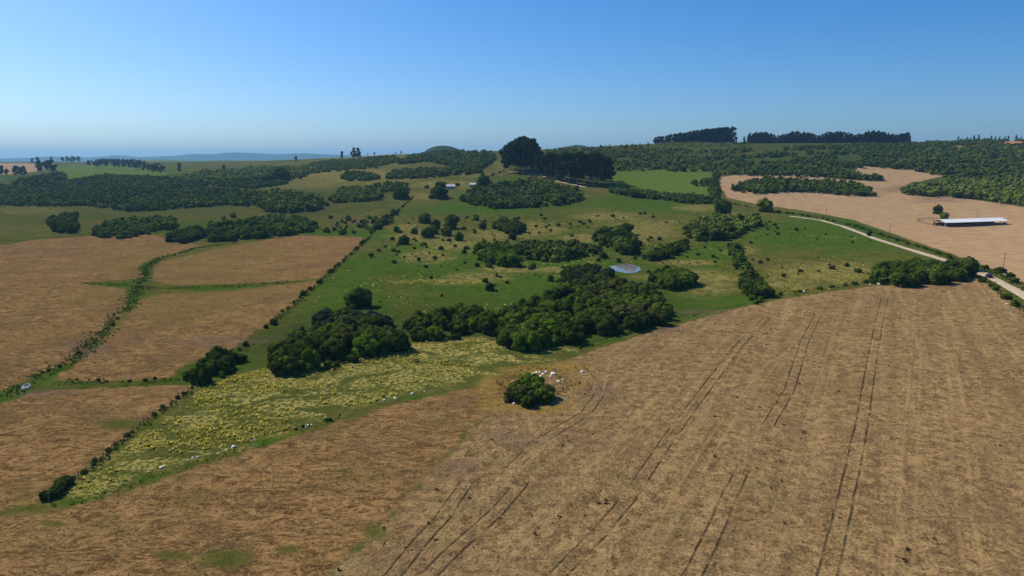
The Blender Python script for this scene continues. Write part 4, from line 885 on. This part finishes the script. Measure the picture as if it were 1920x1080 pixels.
for y in (0.15, Ws-0.15): MB().box(-0.3, Ls+0.3, y-0.06, y+0.06, He-0.30, He-0.09).build('eave_beam', 'wood', sh)
MB().box(0.2, Ls-0.2, Ws-0.10, Ws-0.02, -0.4, 2.2).build('back_wall', 'wood', sh)
MB().box(1.0, Ls-4, 4.2, 5.2, -0.3, 0.75).build('feed_trough', 'wood', sh)
for z in (0.5, 1.0, 1.45): MB().box(0.25, Ls-0.25, 0.28, 0.34, z, z+0.12).build('rail', 'wood', sh)
MB().box(Ls-3.2, Ls-0.4, 0.6, 0.75, -0.4, 1.9).build('end_wall', 'brick', sh)
# corral beside it
cp = [PZ(1763,419), PZ(1754,423.5), PZ(1738,421), PZ(1722,416), PZ(1720,412.5), PZ(1735,411.5), PZ(1757,412.5)]
c0 = cp[3]; co = thing('corral_fence', 'grey plank corral fence at the end of the shed', 'fence', c0)
for p, q in zip(cp[:-1], cp[1:]):
    n = max(2, int((q-p).length/2.5))
    for k in range(n):
        s = p.lerp(q, k/n)-c0; s.z = float(terrain_z(s.x+c0.x, s.y+c0.y))-c0.z
        MB().box(s.x-0.09, s.x+0.09, s.y-0.09, s.y+0.09, s.z-0.4, s.z+1.7).build('post', 'wood', co)
    for hgt in (0.4, 0.8, 1.2, 1.55): MB().tube(p-c0+Vector((0, 0, hgt)), q-c0+Vector((0, 0, hgt)), 0.06, 0.06, 4).build('rail', 'wood', co)
# ------------------------------------------------------------------ poles
def pole(u, v, hpx, label, group=None):
    p = PZ(u, v); h = hpx*p.length/FPX; r = thing('utility_pole', label, 'pole', p-Vector((0, 0, 0.1)), 0.6, group)
    MB().tube((0, 0, -0.5), (0, 0, h), 0.14, 0.10, 8).build('shaft', 'wood', r)
    MB().box(-0.8, 0.8, -0.05, 0.05, h-0.55, h-0.42).build('crossarm', 'wood', r)
    for x in (-0.7, 0.0, 0.7): MB().tube((x, 0, h-0.419), (x, 0, h-0.22), 0.04, 0.03, 6).build('insulator', 'palepost', r)
pole(1752,401,23, 'thin utility pole beside the dark upright tree')
pole(1667,443,22, 'utility pole in the harvested field by the road')
pole(1881,505,27, 'utility pole rising behind the verge shrub')
pole(1548,411,19, 'utility pole in the harvested field between the yellow tree and the road bend')
pole(1420,389,14, 'small utility pole beside the yellow green tree')
pole(1832,408,13, 'utility pole behind the shed roof')
# ------------------------------------------------------------------ wire fence of the meadow
L = line_w([(92,940),(180,872),(250,812),(330,749),(386,714)]); seg = np.linalg.norm(np.diff(L, axis=0), axis=1); s = np.concatenate([[0], np.cumsum(seg)])
f0 = Vector((L[0][0], L[0][1], float(terrain_z(*L[0])))); fe = thing('wire_fence', 'post and wire fence between meadow and brown field', 'fence', f0); prev = None
nq = int(s[-1]/3.2)
pm = MB().tube((0, 0, -0.4), (0, 0, 1.25), 0.075, 0.065, 6).mesh('post', 'wood')
for k in range(nq+1):
    q = s[-1]*k/nq; x = np.interp(q, s, L[:, 0]); y = np.interp(q, s, L[:, 1]); p = Vector((x, y, float(terrain_z(x, y))))-f0
    obj('post', pm, fe, p)
    if prev is not None:
        for hgt in (0.35, 0.7, 1.1): MB().tube(prev+Vector((0, 0, hgt)), p+Vector((0, 0, hgt)), 0.008, 0.008, 3).build('wire', 'wood', fe)
    prev = p
# ------------------------------------------------------------------ farm buildings
def house(u, v, wpx, label, name, roof, wall, dep=5.0, rz=0.1, he=2.6, hr=4.0, cat='house'):
    p = PZ(u, v); w = wpx*p.length/FPX; h = thing(name, label, cat, p-Vector((0, 0, 0.15)), rz)
    MB().prism([(0, -0.5), (dep, -0.5), (dep, he), (dep/2, hr), (0, he)], 'x', -w/2, w/2).build('wall', wall, h)
    r = obj('roof', MB().prism([(-0.5, he-0.22), (dep/2, hr+0.03), (dep+0.5, he-0.22), (dep+0.5, he-0.10), (dep/2, hr+0.16), (-0.5, he-0.10)], 'x', -w/2-0.4, w/2+0.4).mesh('roof', roof), h)
    MB().box(-w*0.08-0.4, -w*0.08+0.4, -0.05, 0.03, 0.02, 2.05).build('door', 'dark', h)
    for x in (-w*0.32, w*0.28):
        wi = MB().box(x-0.5, x+0.5, -0.05, 0.03, 1.0, 2.0).build('window', 'dark', h)
        MB().box(x-0.6, x+0.6, -0.12, -0.052, 0.9, 0.995).build('sill', 'wall', wi)
    return h
house(845,354,15, 'low farm building with a wide grey sheet roof', 'farmhouse', 'greymetal', 'wall', 7.0)
house(886,351,11, 'small farm building with grey roof by the round tree', 'farmhouse', 'greymetal', 'wall', 6.0, -0.1)
house(1221,290.5,9, 'small hillside house with orange tiled roof', 'farmhouse', 'tile', 'brick', 6.0)
house(1351,266.5,12, 'low shed with pale roof on the bare hilltop', 'farm_shed', 'greymetal', 'wood', 6.0, 0.1, 2.2, 3.2, 'shed')
# ------------------------------------------------------------------ car on the dirt road
p = PZ(1854, 520.5); q = PZ(1846, 516); d = q-p; rz = math.atan2(d.y, d.x)
car = thing('car', 'small dark blue car on the dirt road beside the dark tree belt', 'car', p+Vector((0, 0, 0.12)), rz)
MB().prism([(-2.05, 0.32), (-2.08, 0.75), (-1.95, 0.95), (0.75, 0.98), (1.75, 0.84), (2.02, 0.66), (2.05, 0.32)], 'y', -0.82, 0.82).build('body', 'carpaint', car, 0.05)
MB().prism([(-1.9, 0.94), (-1.55, 1.38), (-1.2, 1.48), (0.0, 1.48), (0.85, 0.96)], 'y', -0.70, 0.70).build('cabin', 'carpaint', car, 0.06)
for s in (-1, 1):
    y0 = 0.69*s; y1 = 0.715*s
    for pts in ([(-1.5, 1.0), (-1.35, 1.36), (-0.5, 1.40), (-0.5, 1.0)], [(-0.42, 1.0), (-0.42, 1.40), (0.0, 1.39), (0.6, 1.0)]):
        MB().prism(pts, 'y', min(y0, y1), max(y0, y1)).build('side_window', 'glass', car)
    MB().box(-0.9, -0.7, min(0.818*s, 0.84*s), max(0.818*s, 0.84*s), 0.80, 0.84).build('door_handle', 'rim', car)
    MB().box(0.45, 0.6, min(0.80*s, 0.95*s), max(0.80*s, 0.95*s), 0.98, 1.1).build('wing_mirror', 'carpaint', car)
    MB().box(1.9, 2.06, min(0.45*s, 0.75*s), max(0.45*s, 0.75*s), 0.58, 0.70).build('headlight', 'lampglass', car)
    MB().box(-2.10, -1.95, min(0.55*s, 0.78*s), max(0.55*s, 0.78*s), 0.68, 0.86).build('tail_light', 'redlamp', car)
    for x in (-1.28, 1.30):
        w = obj('wheel', MB().tube((x, 0.66*s, 0.31), (x, 0.85*s, 0.31), 0.31, 0.31, 16).mesh('wheel', 'tyre'), car)
        MB().tube((x, 0.80*s, 0.31), (x, 0.862*s, 0.31), 0.20, 0.18, 12).build('rim', 'rim', w)
MB().prism([(0.90, 0.975), (0.06, 1.475), (0.11, 1.49), (0.97, 0.99)], 'y', -0.62, 0.62).build('windscreen', 'glass', car)
MB().prism([(-1.92, 0.98), (-1.57, 1.38), (-1.60, 1.40), (-1.97, 0.99)], 'y', -0.6, 0.6).build('rear_window', 'glass', car)

# ------------------------------------------------------------------ air
g = NT_('haze'); pv = g.n('VolumePrincipled'); pv.inputs['Color'].default_value = (0.28, 0.60, 0.97, 1); pv.inputs['Density'].default_value = 0.75e-4; pv.inputs['Anisotropy'].default_value = 0.2
hm = g.out(None, pv.outputs[0])
b = MB().box(-24000, 24000, -24000, 24000, -60, 320).b
me = bpy.data.meshes.new('haze'); bmesh.ops.recalc_face_normals(b, faces=b.faces); b.to_mesh(me); b.free(); me.materials.append(hm)
tag(obj('haze', me), 'thin blue haze over the whole landscape', 'haze', None, 'stuff')
